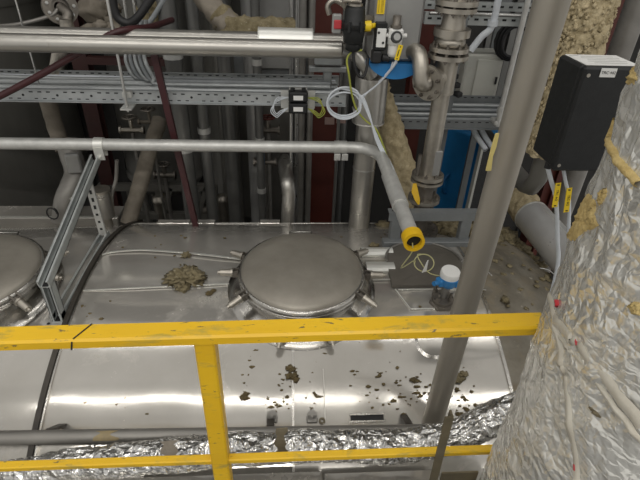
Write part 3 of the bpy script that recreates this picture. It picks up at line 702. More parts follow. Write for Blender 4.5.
# wool heap on the tank end
q = MB(); rnd = random.Random(11)
def dome(a, t, off=0):
    r = (TR+off)*max(0.0, math.cos(a))**.25; return V((.985+(.72+off)*math.sin(a), TY+r*math.sin(t), TZ+r*math.cos(t)))
for k in range(230):
    a = rnd.uniform(.0, 1.0); t = .40+.10*a+rnd.gauss(0, .09)
    q.lump(dome(a, t, .012), rnd.choice((.012, .018, .025, .035, .05)), (1.3, 1.2, .7), .5, 2.4, k, 8, 11)
for k in range(260):
    a = rnd.uniform(.0, .95); t = rnd.uniform(.32, .66)+.08*a
    q.lump(dome(a, t, .02), rnd.choice((.025, .04, .05, .065)), (1.3, 1.2, .6), .5, 2.6, k+.3, 9, 12)
for k in range(60):
    a = rnd.uniform(.0, .9); t = rnd.uniform(-.2, .4); q.lump(dome(a, t, .003), rnd.choice((.006, .009, .013, .02)), (1.2, 1.2, .5), .5, 2.0, k+.5, 6, 8)
solo('torn_insulation', q, m_woold, 'heap of torn dirty mineral wool along the far side of the tank end', 'wool', None, 'stuff')
for k, (a, b2, lab) in enumerate((((474, 262), (492, 276), 'the one nearest the slanting pipe'), ((466, 292), (486, 290), 'the short one beside the transmitter'), ((540, 268), (556, 276), 'the one nearest the foil column'))):
    pa, pb = onT(*a, .02), onT(*b2, .02)
    if k == 2: pa, pb = A(a[0], a[1], 2.0), A(b2[0], b2[1], 1.98)
    else: pa = onT(*a, .018); pb = onT(*b2, .018)
    solo('loose_wire', MB().tube([pa, (pa+pb)/2+V((0, 0, .012)), pb], .0025, 6, k=5), m_wire, 'thin bright loose wire on the tank end, '+lab, 'wire', 'loose wires on the tank end')

# ================================================================== UPPER PIPES, TRAY
def pipeX(x0, x1, Y, py, pxr, r, mt, label, name='steel_pipe', cat='pipe', group=None):
    p = A(pxr, py, Y); return MB().cyl((x0, Y, p.z), (x1, Y, p.z), r, n=28), p.z
TPY = 2.58
q, zt1 = pipeX(-2.6, .27, TPY, 46, 170, .043, 0, '')
q.bar((-2.6, TPY-.02, zt1+.0385), (.22, TPY-.02, zt1+.0385), .006, .003, (0, 0, 1))
for x_ in (-1.15, -.42): q.ring((x_, TPY, zt1), (x_+.012, TPY, zt1), .0445, .042)
solo('steel_pipe', q, m_clad2, 'front one of the two long bright pipes across the upper left', 'pipe')
q, zt2 = pipeX(-2.7, .30, 2.72, 39.5, 170, .048, 0, '')
hp = thing('clad_pipe', 'rear one of the two long bright pipes, with a raised sheet sleeve', 'pipe', (-1, 2.72, zt2-.05))
part('pipe_run', q, m_clad2, hp)
xa, xb = A(258, 30, 2.72).x, A(313, 30, 2.72).x
vs = []; n = 18
for x_ in (xa, xb):
    for i in range(n+1): a = -.5+(PI+1.0)*i/n; vs.append(V((x_, 2.72+.058*math.cos(a), zt2+.004+.058*math.sin(a)*(1.15 if math.sin(a) > 0 else 1))))
q = MB().add(vs, [(i, i+1, n+2+i, n+1+i) for i in range(n)], True)
for x_ in (xa+.004, xb-.004): q.tube([v+V((x_-xa, 0, 0)) for v in vs[:n+1]], .003, 6)
part('sheet_sleeve', q, m_sheet, hp, 'brighter sheet sleeve clipped over the pipe')

ct = thing('cable_tray', 'long perforated zinc cable tray running across the left half', 'cable tray', (-1, 2.95, -1.0))
TN, TF = 2.74, 3.18
zn = A(170, 97, TN).z; zf = A(170, 77, TF).z
XL, XR = -2.8, .33
def perf_rail(Y, z, h):
    q = MB().bar((XL, Y, z), (XR, Y, z), .004, h, (0, 0, 1)); q.bar((XL, Y-.010, z-h/2), (XR, Y-.010, z-h/2), .024, .004, (0, 0, 1)); q.bar((XL, Y-.004, z+h/2), (XR, Y-.004, z+h/2), .012, .004, (0, 0, 1))
    q.mat(1); n = int((XR-XL)/.045)
    for i in range(n):
        x_ = XL+.02+i*.045
        if i % 4 != 2: q.box((x_, Y-.0025, z+(h*.28 if i % 2 else h*.28)), (.020, .002, .006)); q.box((x_+.02, Y-.0025, z-h*.30), (.018, .002, .005))
        else: q.cyl((x_, Y-.0015, z), (x_, Y-.0035, z), .007, n=8)
    return q
part('side_rail', perf_rail(TN, zn, .062), [m_tray, m_dark], ct); part('side_rail', perf_rail(TF, zf, .055), [m_tray, m_dark], ct)
for i in range(11):
    x_ = -2.6+i*.29
    q = MB().bar((x_, TN, zn-.025), (x_, TF, zf-.022), .03, .012, (0, 0, 1)); part('rung', q, m_tray, ct)
zc_ = lambda y: zn+(zf-zn)*(y-TN)/(TF-TN)
for k in range(7):
    y = 2.80+k*.052; r = (.016, .02, .013, .022, .014, .018, .015)[k]; pts = []
    for i in range(13): x_ = XL+.02+i*(XR-XL-.05)/12; pts.append(V((x_, y+.010*n3((x_*1.5, k, 1)), zc_(y)-.012+r+.006*n3((x_*2, k, 7)))))
    solo('power_cable', MB().tube(pts, r, 10, k=3), (m_cableg, m_tray, m_cableg, m_tray, m_cableg, m_tray, m_cable)[k], 'grey cable lying in the long tray, %s from its near rail' % ('first', 'second', 'third', 'fourth', 'fifth', 'sixth', 'seventh')[k], 'cable', 'cables in the long tray')
for k in range(5):
    o = k*.030; pts = [A(128+k*4.5, 20, 3.05-o*.6), A(126+k*4.5, 50, 3.05-o*.6), A(127+k*4.8, 64, 3.03-o*.6), A(136+k*4.4, 78, 3.0-o), A(155, 84, 2.98-o*1.0), A(185, 86, 2.97-o*1.0), A(260, 87, 2.97-o), A(330, 90, 2.97-o)]
    for i, p in enumerate(pts):
        if i > 3: p.z = zc_(p.y)+.040+.010*(k % 2)
    solo('drop_cable', MB().tube(pts, .012, 10, k=6), m_cableg if k % 2 else m_tray, 'grey cable curving down into the tray behind the rods, %s of five' % ('outermost', 'second', 'third', 'fourth', 'innermost')[k], 'cable', 'cables bending into the tray')
for k, (px, lab) in enumerate(((118, 'long bright hanger rod passing behind the two upper pipes'), (350, 'bright hanger rod partly behind the black round switch'))):
    px2 = A(px+9, 95, 2.70)
    q = MB().cyl(V((px2.x, 2.668, zn-.035)), V((px2.x, 2.668, .3)), .008, n=10)
    r_ = thing('hanger_rod', lab, 'rod', (px2.x, 2.668, zn-.04), 'hanger rods of the tray'); part('rod', q, m_wire, r_)
    q = MB().box((px2.x, 2.685, zn-.040), (.06, .10, .008)); q.bolt((px2.x, 2.668, zn-.044), (0, 0, -1), .011, .01); q.box((px2.x, 2.71, zn+.02), (.05, .04, .035), ch=.005)
    part('clip', q, m_galv, r_)
for k, (xp, lab) in enumerate(((128, 'left one of the two short rods above the upper pipes'), (137, 'right one of the two short rods above the upper pipes'))):
    p = A(xp, 24, 3.0); solo('hanger_rod', MB().cyl(p+V((0, 0, -.03)), p+V((0, 0, .5)), .008, n=8), m_wire, lab, 'rod', 'short rods above the pipes')
p = A(24, 30, 2.9); solo('thin_rod', MB().cyl(V((p.x, p.y, zc_(2.9)-.03)), p+V((0, 0, .5)), .005, n=8), m_wire, 'thin bright rod in front of the dark vessel at the top left', 'rod')
# hoses
pts = [A(-20, 104, 2.62), A(0, 96, 2.62), A(40, 75, 2.63), A(75, 55, 2.64), A(95, 44, 2.652), A(112, 34, 2.66), A(128, 29.5, 2.70), A(150, 27, 2.85), A(172, 20, 3.2)]
solo('red_hose', MB().tube(pts, lambda t: .017, 12, k=8), m_redd, 'dark red hose sagging between the two upper pipes at the left', 'hose')
pts = [A(112, -8, 2.85), A(114, 8, 2.85), A(119, 19, 2.85), A(129, 23, 2.85), A(138, 17, 2.85), A(148, 3, 2.86), A(156, -8, 2.86)]
solo('black_hose', MB().tube(pts, .022, 12, k=8), m_rub, 'black hose hanging in a loop above the upper pipes', 'hose')
pts = [A(124, 27, 3.3), A(134, 20, 3.3), A(150, -6, 3.3)]
solo('black_hose', MB().tube([p+V((.10, 0, 0)) for p in pts], .015, 10, k=8), m_cableg, 'grey hose slanting up behind the hanging black loop', 'hose')

# terminal block on the near rail
tp = A(298, 100, 2.70); tbk = thing('terminal_block', 'black terminal block with two white labels screwed to the tray rail', 'terminal block', (tp.x, 2.70, tp.z-.07))
q = MB().box((tp.x, 2.715, tp.z), (.19, .012, .10)); q.box((tp.x, 2.712, tp.z+.05), (.10, .02, .03)); q.bar((tp.x-.08, 2.712, tp.z-.06), (tp.x+.09, 2.712, tp.z-.06), .02, .02); part('mounting_plate', q, m_galv, tbk)
q = MB()
for dz in (.03, -.032): q.box((tp.x, 2.675, tp.z+dz), (.105, .07, .055), ch=.008); q.cyl((tp.x-.03, 2.67, tp.z+dz+.03), (tp.x-.03, 2.67, tp.z+dz+.045), .012, n=8); q.cyl((tp.x+.03, 2.67, tp.z+dz+.03), (tp.x+.03, 2.67, tp.z+dz+.045), .012, n=8)
part('block', q, m_blk, tbk)
for dz in (.03, -.032): part('label', MB().box((tp.x, 2.638, tp.z+dz), (.052, .003, .024)), m_white, tbk, 'white label')
for sg in (-1, 1):
    q = MB()
    for k in range(3):
        c = V((tp.x+sg*.105, 2.685, tp.z-.035-.01*k)); q.tube([V((tp.x+sg*.05, 2.68, tp.z+.02)), c+V((sg*.01, 0, .05)), c+V((sg*(.03+.008*k), -.01, 0)), c+V((sg*.015, -.012, -.035)), c+V((-sg*.008, -.008, -.02)), V((tp.x+sg*.055, 2.68, tp.z-.04))], .0026, 6, k=6)
    part('wire_loop', q, m_cabley if sg > 0 else m_cable, tbk)

# ================================================================== VALVE ACTUATOR
AY = 2.5
a0 = A(372, 40, AY); a1 = A(421, 40, AY); ax0, ax1 = a0.x, a1.x
zb0 = A(395, 64, AY).z
va = thing('valve_actuator', 'boxy grey valve actuator with a blue base plate at the top centre', 'actuator', ((ax0+ax1)/2, AY+.1, zb0-.05))
q = MB().box(((ax0+ax1)/2, AY+.11, zb0+.30), (ax1-ax0, .20, .58), ch=.012); part('housing', q, m_act, va)
q = MB().box((ax0+.028, AY+.004, zb0+.30), (.056, .02, .58), ch=.005); part('side_rib', q, m_act, va)
vs = []; n = 16; cxm = (ax0+ax1)/2
prof = [V((cxm-.13, 0, .01)), V((cxm+.115, 0, .01))]+[V((cxm+.115-.245*i/n, 0, .01-.075*max(0.0, math.sin(PI*min(1, .12+i/n*.88)))**.6)) for i in range(1, n)]
pr = [V((p.x, AY-.02, zb0-.005+p.z)) for p in prof]; pr2 = [p+V((0, .18, 0)) for p in pr]; L_ = len(pr)
q = MB().add(pr+pr2, [tuple(range(L_)), tuple(range(L_, 2*L_))[::-1]]+[(i, (i+1) % L_, L_+(i+1) % L_, L_+i) for i in range(L_)])
part('base_plate', q, m_blue, va, 'blue curved base plate')
def R3(x, y, py): p = A(x, py, y); return p
p = A(381, 6, AY-.012); q = MB().box(p, (.036, .006, .068)); lab = part('label', q, m_ytag, va, 'yellow warning label')
q = MB().box(p+V((-.010, -.0035, 0)), (.004, .001, .055)); q.box(p+V((.006, -.0035, 0)), (.012, .001, .055)); part('print', q, MATS.get('label print') or mat('label print', (.62, .44, .01, 1), (.45, .30, .02, 1), 0, (.4, .5), 80), lab)
p = A(380, 36, AY-.02); q = MB().box(p, (.055, .05, .125), ch=.004); sv = part('solenoid_valve', q, m_blk, va)
q = MB().box(p+V((.002, -.0265, -.004)), (.044, .006, .085), ch=.002); q.mat(1)
for dz in (-.025, .02): q.cyl(p+V((.0+.012*(1 if dz < 0 else -1), -.029, dz)), p+V((.012*(1 if dz < 0 else -1), -.032, dz)), .006, n=8)
part('valve_face', q, [m_white, m_ink], sv)
p = A(395, 38, AY-.035); q = MB().lathe(p+V((0, 0, -.085)), [(.0005, 0), (.026, .002), (.030, .02), (.030, .055), (.030, .055), (.036, .058), (.036, .10), (.036, .10), (.024, .104), (.022, .125)], (0, 0, 1), 20)
q.box(p+V((0, 0, .02)), (.07, .05, .05), ch=.008); q.cyl(p+V((-.055, 0, .012)), p+V((.055, 0, .012)), .010, n=10)
rg = part('air_regulator', q, m_white, va)
q = MB().lathe(p+V((0, 0, .045)), [(.028, 0), (.028, .012), (.028, .012), (.020, .016), (.0195, .055), (.0195, .055), (.0005, .056)], (0, 0, 1), 18); part('regulator_knob', q, m_cast, rg)
g0_ = p+V((.0, -.026, .008)); q = MB().lathe(g0_, [(.0005, .018), (.026, .018), (.026, .018), (.027, 0)], (0, -1, .3), 24); gg = part('gauge', q, m_ink, rg)
q = MB().lathe(g0_+V((0, -.018, .0055)), [(.0005, .003), (.016, .003), (.016, .003), (.017, 0)], (0, -1, .3), 20); gf_ = part('gauge_dial', q, m_act, rg)
p = A(376, 56, AY-.03); q = MB().box(p, (.045, .06, .055), ch=.006); q.cyl(p+V((.03, 0, -.005)), p+V((.065, 0, -.01)), .018, n=12); part('coil_plug', q, m_rub, va)
p = A(354, 28, 2.46); q = MB().lathe(p+V((0, 0, -.105)), [(.02, 0), (.036, .01), (.036, .035), (.036, .035), (.048, .045), (.052, .10), (.052, .10), (.056, .102), (.056, .125), (.056, .125), (.050, .13), (.048, .185), (.040, .20), (.0005, .205)], (0, 0, 1), 28)
for k in range(6): a = k*PI/3; q.box(p+V((.054*math.cos(a), .054*math.sin(a), .01)), (.014, .014, .05), a, ch=.003)
ls = part('limit_switch', q, m_blk, va, 'black round position switch')
q = MB().cyl(p+V((0, 0, .09)), p+V((.0, 0, .105)), .034, n=20); q.tube([p+V((-.05, 0, .09)), p+V((-.055, -.01, .115)), p+V((-.02, -.03, .12)), p+V((.02, -.02, .115))], .010, 8, k=4); part('switch_cap', q, m_ss, ls)
q = MB().bar(p+V((.04, .02, .04)), V((ax0+.01, AY+.03, p.z+.04)), .03, .02); part('switch_bracket', MB().bar(p+V((.04, .02, -.03)), V((ax0+.01, AY+.03, p.z-.03)), .03, .014), m_ss, va); part('switch_bracket', q, m_ss, va)
p2 = A(337, 24, 2.47); q = MB().box(p2+V((0, .01, 0)), (.045, .04, .085), ch=.006); q.cyl(p2+V((.02, .02, 0)), p+V((0, .02, p2.z-p.z)), .012, n=10); bx = part('button_box', q, m_act, va)
q = MB().box(p2+V((.002, -.014, 0)), (.036, .012, .040), ch=.004); part('red_button', q, m_redb, bx, 'red button')
p3 = A(367, 26, 2.46); q = MB().cyl(p3+V((-.012, 0, 0)), p3+V((.018, 0, 0)), .024, n=14); q.cyl(p3+V((.018, 0, 0)), p3+V((.05, .03, 0)), .012, n=10); part('position_knob', q, m_ytag, va, 'yellow position marker')
p4 = A(334, 8, 2.6); q = MB().tube([p4+V((-.02, 0, -.03)), p4+V((-.03, 0, .01)), p4+V((.0, 0, .035)), p4+V((.04, 0, .02)), p4+V((.07, 0, -.01))], .014, 10, k=5); part('gland', q, m_ss, va)

# riser below the actuator
RX, RYY = .462, 2.70
ir = thing('insulated_riser', 'silver clad riser standing on the tank directly below the actuator', 'pipe', (RX, RYY, tz(RYY)))
ztop, zbot = A(372, 77, RYY).z, A(372, 121, RYY).z
c = V((RX, RYY, 0))
q = MB().lathe(c, [(.02, ztop+.010), (.088, ztop+.004), (.088, ztop+.004), (.090, ztop-.01), (.090, zbot+.006), (.090, zbot+.006), (.094, zbot+.004), (.094, zbot-.004), (.094, zbot-.004), (.05, zbot-.006)], (0, 0, 1), 40); part('wide_cladding', q, m_clad2, ir)
q = MB().cyl(c+V((0, 0, zbot)), c+V((0, 0, tz(RYY)-.005)), .066, n=36); part('narrow_cladding', q, m_clad2, ir)
zr_ = A(362, 168, RYY).z; part('band', MB().ring(c+V((0, 0, zr_)), c+V((0, 0, zr_+.008)), .0695, .065), m_wire, ir)
q = MB().cyl(c+V((0, 0, ztop)), c+V((0, -.02, ztop+.05)), .05, n=24); q.cyl(c+V((0, -.02, ztop+.05)), c+V((-.01, -.06, ztop+.12)), .042, n=24); part('neck', q, m_ss, ir)
q = MB().tube([c+V((-.02, -.08, ztop+.03)), c+V((-.06, -.10, ztop+.09)), c+V((-.12, -.08, ztop+.14)), V((.26, TPY, zt1))], .038, 20, k=5); part('elbow', q, m_clad2, ir)

# cables about the actuator
def loop(c, rx, rz, n, ph=0, dy=.012): return [c+V((rx*math.cos(ph+2*PI*i/n), -dy*(i/n), rz*math.sin(ph+2*PI*i/n))) for i in range(n)]
lc = A(344, 101, 2.54)
for k in range(3):
    w_ = .003*k
    pts = [A(397-k*2, 62, 2.46), A(389, 72, 2.47), A(378, 84, 2.50), A(368, 92, 2.53)]
    pts += [lc+V(((.086+w_)*math.cos(a), -.02-.010*k, (.072+w_*2)*math.sin(a)*(1 if k != 1 else .85)+(-.012 if k == 1 else 0))) for a in [.45+2*PI*i/14 for i in range(13+5*(k == 0))]]
    pts += [A(358+k*2, 94+k, 2.50), A(367+k, 112, 2.50), A(381-k*2, 145-k, 2.48), A(393-k, 168, 2.46), A(397-k, 182, 2.40-.01*k), A(396, 190, 2.3)]
    solo('signal_cable', MB().tube(pts, .0048, 8, k=5), m_cable, 'pale cable coiled left of the silver riser, %s loop' % ('outer', 'flattened', 'widest')[k], 'cable', 'coiled pale cables')
pts = [A(362, 50, 2.46), A(352, 52, 2.46), A(347, 60, 2.46), A(349, 75, 2.46), A(352, 95, 2.5), A(357, 110, 2.52), A(365, 120, 2.52), A(375, 128, 2.5), A(381, 140, 2.49), A(390, 165, 2.47)]
solo('earth_wire', MB().tube(pts, .005, 8, k=6), m_cabley, 'yellow green wire hanging down from the black round switch', 'wire')
pts = [A(353, 44, 2.46), A(354, 62, 2.45), A(358, 75, 2.45), A(364, 76, 2.45), A(367, 66, 2.46), A(368, 58, 2.47)]
solo('black_cable', MB().tube(pts, .007, 8, k=6), m_rub, 'short black cable looping below the black round switch', 'cable')
pts = [A(401, 45, 2.44), A(399, 54, 2.44), A(394, 65, 2.45), A(386, 75, 2.48), A(379, 82, 2.52)]
yc = solo('tagged_cable', MB().tube(pts, .007, 8, k=6), m_cable, 'pale cable with a yellow tag hanging from the regulator', 'cable')
pa, pb = A(401, 45, 2.425), A(396.5, 60, 2.425); q = MB().bar(pa, pb, .022, .004, (0, 1, 0)); tg = part('tag', q, m_ytag, yc, 'yellow cable tag')
dd = (pb-pa).normalized(); q = MB()
for k_ in (.12, .9): c = pa.lerp(pb, k_); q.cyl(c+V((0, -.002, 0)), c+V((0, -.0035, 0)), .003, n=8)
q.bar(pa.lerp(pb, .3)+V((-.002, -.0025, 0)), pa.lerp(pb, .75)+V((-.002, -.0025, 0)), .004, .001, (0, 1, 0)); part('print', q, m_ink, tg)

# diagonal wool wrapped pipe behind the riser
pts = [A(372, 80, 2.95), A(380, 100, 2.93), A(392, 135, 2.88), A(405, 178, 2.83), A(416, 215, 2.80)]
solo('wool_wrapped_pipe', MB().tube(pts, .078, 36, .02, 30, k=14), m_wool, 'pipe wrapped in shaggy tan wool slanting down behind the silver riser', 'pipe')
q = MB(); rnd = random.Random(3)
for k in range(34):
    px, py = rnd.uniform(408, 470), rnd.uniform(196, 222); p = onT(px, max(py, 224)); r = rnd.uniform(.02, .05); y = rnd.uniform(2.55, 2.85); x_ = .60+.55*rnd.random()
    if (x_-FX)**2+(y-FY)**2 < .03: continue
    q.lump((x_, y, tz(y)+r*.3), r, (1.4, 1, .5), .4, 1.8, k, 7, 10)
solo('wool_scraps', q, m_woold, 'loose wool scraps strewn on the tank behind the grey stand', 'wool', None, 'stuff')

# ================================================================== RIGHT: BLACK BOX, WOOL PIPE, SILVER PIPE
BYf, BYb = 1.50, 1.68
e0 = A(584, 68, BYf); e1 = A(555, 172, BYf)
bz0, bz1, bxl = e1.z+.005, e0.z, (e0.x+e1.x)/2; bxr = bxl+.20
bb = thing('junction_box', 'black enclosure with a white paper on its lid hanging left of the foil column', 'enclosure', ((bxl+bxr)/2, (BYf+BYb)/2, bz0))
q = MB().box(((bxl+bxr)/2, (BYf+.03+BYb)/2, (bz0+bz1)/2), (bxr-bxl, BYb-BYf-.03, bz1-bz0), ch=.008); part('body', q, m_blk, bb)
q = MB().box(((bxl+bxr)/2, BYf+.015, (bz0+bz1)/2), (bxr-bxl+.006, .030, bz1-bz0+.006), ch=.007); dr = part('cover', q, m_blk, bb)
q = MB()
for z_ in (bz0+.02, bz1-.022): q.cyl((bxl+.014, BYf+.001, z_), (bxl+.014, BYf-.002, z_), .006, n=12)
part('cover_screw', q, m_ss, dr)
la, lb = A(600.5, 67.5, BYf-.002), A(616, 78, BYf-.002)
lw = .050; lc_ = V(((la.x+lb.x)/2, BYf-.002, (la.z+lb.z)/2)); q = MB().box(lc_, (lw, .002, .027)); lb_ = part('label', q, m_white, bb, 'white label lettered TRC 442')
part('lettering', text_mb('TRC 442', lc_+V((0, -.0018, 0)), (1, 0, 0), (0, 0, 1), .0125), m_ink, lb_)
q = MB().box(((bxl+bxr)/2+.004, (BYf+BYb)/2+.008, bz1+.002), (bxr-bxl-.022, BYb-BYf-.035, .002)); pp = part('paper', q, m_white, bb, 'white printed paper on top')
q = MB()
for k in range(5): q.box(((bxl+bxr)/2+.01, BYf+.055+k*.022, bz1+.0035), (.13 if k % 2 else .11, .003, .0006))
q.box((bxl+.035, BYb-.03, bz1+.0035), (.03, .006, .0006)); part('print', q, MATS.get('faint print') or mat('faint print', (.5, .5, .48, 1), None, 0, (.5, .6)), pp)
for x_ in (bxl+.018, bxl+.075, bxl+.13): part('cable_gland', MB().cyl((x_, BYf+.07, bz0+.004), (x_, BYf+.07, bz0-.022), .013, n=8), m_rub, bb)
q = channel(MB(), (bxl+.05, BYb+.024, (bz0+bz1)/2), (bxl+1.1, BYb+.024, (bz0+bz1)/2), (0, 1, 0)); part('mounting_rail', q, [m_strut, m_dark], bb)
for k, (xg, px2, py2, ty0, ty1, w_, lab) in enumerate(((bxl+.018, 557, 240, 183, 207, .008, 'grey cable with a yellow tag under the black enclosure, left of two'), (bxl+.075, 566, 232, 188, 212, .0065, 'grey cable with a yellow tag under the black enclosure, right of two'))):
    top = V((xg, BYf+.07, bz0-.02)); mid = A(556+k*16-k*3, 200, BYf+.06); end = A(px2, py2+30, BYf+.08)
    cb = solo('tagged_cable', MB().tube([top, top.lerp(mid, .4), mid, mid.lerp(end, .5)+V((.004, 0, 0)), end, end+V((.03, .0, -.35))], w_, 12, k=6), m_cable, lab, 'cable', 'tagged cables under the enclosure')
    ca, cb2 = A(558.5+k*11.0, ty0, BYf+.04), A(554.5+k*11.6, ty1, BYf+.04); d_ = (cb2-ca).normalized()
    q = MB().bar(ca, cb2, .020, .003, (0, 1, 0)); tg = part('tag', q, m_ytag, cb, 'yellow cable tag')
    y_ = V((0, -1, 0)).cross(d_); part('lettering', text_mb('TRC 442', (ca+cb2)/2+V((0, -.0028, 0)), d_, y_, .0125), m_ink, tg)
    q = MB()
    for c in (ca.lerp(cb2, .07), ca.lerp(cb2, .93)): q.box(c+V((0, -.002, 0)), (.008, .003, .004))
    part('tie', q, m_rub, tg)

WY = 2.35
wt, wm = A(597, 0, WY), A(574, 60, WY)
wp = thing('wool_lagged_pipe', 'upright pipe thickly lagged in shaggy straw coloured wool behind the black enclosure', 'pipe', (wm.x, WY, -1.2))
WX = wm.x
q = MB().tube([V((WX+.002, WY, 1.0-.022*i)) for i in range(92)], .102, 56, .022, 30); part('wool_lagging', q, m_wool, wp)
q = MB(); rnd = random.Random(8)
for k in range(1000):
    a = rnd.uniform(PI*.75, PI*2.1); z_ = rnd.uniform(-.98, .35); r = rnd.uniform(.005, .011)
    q.lump((WX+.106*math.cos(a), WY+.102*math.sin(a), z_), r, (1, 1, 1.3), .5, 2, k, 6, 8)
part('wool_tufts', q, m_wool, wp, None, 'stuff')
q = MB().tube([V((WX, WY, 1.0)), V((WX, WY, -1.15)), V((WX, WY+.04, -1.22)), V((WX+.02, WY+.14, -1.26)), V((WX+.12, WY+1.6, -1.30))], .05, 16); part('inner_pipe', q, m_vess, wp)

s0, s1 = A(515, 197, 2.92), A(563, 253, 2.28)
dS = (s1-s0).normalized()
sp = thing('silver_lagged_pipe', 'silver clad pipe with its wool showing at the cut end, behind the tank end', 'pipe', s1)
part('cladding', MB().cyl(s0+dS*.24, s1+dS*.5, .108, n=40), m_silver, sp)
q = MB().cyl(s0+dS*.238, s0+dS*.248, .110, n=40); part('cladding_edge', q, m_sheet, sp)
q = MB().tube([s0+dS*(.03+.015*i) for i in range(16)], .103, 32, .02, 18); part('wool_end', q, m_wool, sp, 'ragged wool at the cut end')
q = MB().tube([s0+dS*.05, s0-dS*.15, s0-dS*.25+V((0, .02, .10)), s0+V((-.01, .20, .75)), s0+V((.0, .25, 1.5))], .075, 20, k=4); part('bare_pipe', q, m_dkpipe, sp)
for k in range(2):
    x_ = s0+dS*.24; pdir = V((.3, -.3, 1)).normalized()
    sd = frame(dS)[1]*(.108)*math.cos(.1+.5*k)+frame(dS)[0]*(.108)*math.sin(.1+.5*k)
    q = MB().bar(x_+sd, s1+dS*.5+sd, .004, .004); part('lap_edge', q, m_sheet, sp)

# right background pieces
p0, p1 = A(640, -20, 2.75), A(606, 50, 2.75)
solo('grey_pipe', MB().cyl((p1.x+.04, 2.75, -5), (p1.x+.10, 2.75, 1.2), .062, n=24), m_gpipe, 'upright grey pipe between the straw lagged pipe and the foil column', 'pipe')
def ibeam(x, y, w_, d_, z0, z1, rz=0):
    q = MB(); zc = (z0+z1)/2; h = z1-z0; R = Matrix.Rotation(rz, 3, 'Z')
    for sg in (-1, 1): q.box(V((x, y, zc))+R@V((0, sg*(d_/2-.008), 0)), (w_, .016, h), rz)
    q.box((x, y, zc), (.012, d_-.032, h), rz); return q
def rcol(px, py, Y, w_, label, mt=m_red, rz=0):
    p = A(px, py, Y); return solo('red_column', ibeam(p.x, Y, w_, w_, -5, 1.2, rz), mt, label, 'column', 'red steel columns')
rcol(322, 150, 3.86, .245, 'wide red steel column behind the middle of the tray')
rcol(612, 30, 3.86, .25, 'dark red steel column behind the straw lagged pipe')
rcol(418, 70, 4.0, .14, 'narrow red steel column behind the flanged riser')
rcol(82, 60, 3.85, .11, 'narrow red steel column beside the dark vessel at the left', m_redshade)
q = MB(); pa, pb = A(88, 60, 3.62), A(170, 62, 3.62)
for dz in (0, -.10): q.bar(pa+V((0, 0, dz)), pb+V((0, 0, dz)), .05, .05, (0, 0, 1))
solo('red_rail', q, m_redshade, 'pair of low red rails behind the cable tray at the left', 'rail')
pa, pb = A(153, 52, 2.672), A(194, 214, 2.70); pb.z = tz(2.70)
q = MB().bar(pa, pb, .034, .006, (0, 1, 0)); q.bar(pa+V((.014, .014, 0)), pb+V((.014, .014, 0)), .006, .026, (0, 1, 0))
solo('red_angle', q, m_redd, 'dark red angle iron slanting down in front of the tray to the tank', 'brace')
p = A(334, 121, 3.733); q = MB().box(p+V((-.035, 0, 0)), (.075, .01, .055)); q.box(p+V((.055, 0, .008)), (.075, .01, .05))
solo('blank_plates', q, mat('pinkish plate', (.36, .25, .22, 1), None, 0, (.5, .6)), 'two small pinkish plates on the wide red column', 'plate')

# blue machine
bp = [A(447, 212, 3.3), A(470, 212, 3.1)]
BC = 4.05
base = A(479, 165, BC-.33); base.x -= .016; base.y = BC; base.z = 0
bm_ = thing('blue_cabinet', 'blue steel cabinet with a black side behind the grey stand', 'cabinet', (base.x, BC, -5))
rz = .55; R = Matrix.Rotation(rz, 3, 'Z'); zt_c = A(462, 126, BC).z; hc = zt_c+5
q = MB().box(base+V((0, 0, zt_c-hc/2)), (.36, .56, hc), rz, ch=.01); part('casing', q, mat('bright blue paint', (.03, .26, .62, 1), (.025, .22, .52, 1), 0, (.35, .5), 8), bm_)
for y_ in (-.22, .10, .24): part('rib', MB().box(base+R@V((-.186, y_, zt_c-hc/2)), (.012, .03, hc-.05), rz), m_blue, bm_)
zh = A(462, 178, BC).z
q = MB().tube([base+R@V((-.18, -.02, zh+.10)), base+R@V((-.23, -.02, zh+.06)), base+R@V((-.23, -.02, zh-.06)), base+R@V((-.18, -.02, zh-.10))], .012, 8, k=4); part('handle', q, m_blue, bm_)
part('side_panel', MB().box(base+R@V((0, -.286, zt_c-hc/2)), (.36, .015, hc-.02), rz), m_blk, bm_)
part('trim', MB().box(base+R@V((-.17, -.282, zt_c-hc/2)), (.03, .03, hc-.01), rz), m_box, bm_)
for k in range(2):
    pts = [A(470+k*8, 122, 3.15), A(476+k*8, 135, 3.1), A(486+k*8, 150, 3.0)]
    solo('grey_tube', MB().tube(pts, .018, 10, k=4), m_cable, 'short pale tube slanting down over the blue cabinet, %s of two' % ('left', 'right')[k], 'tube', 'pale tubes over the cabinet')
q = MB().ribbon([A(497, 133, 1.235), A(493.5, 146, 1.232), A(490.5, 156, 1.230), A(488, 170, 1.23)], V((1, .1, 0)), lambda i: (.009, .013, .010, .015)[i], .006, V((0, -1, 0)))
solo('yellow_tag', q, mat('pale yellow tag', (.72, .60, .22, 1), None, 0, (.4, .5)), 'pale yellow tag strip stuck on the left side of the slanting pipe', 'tag')

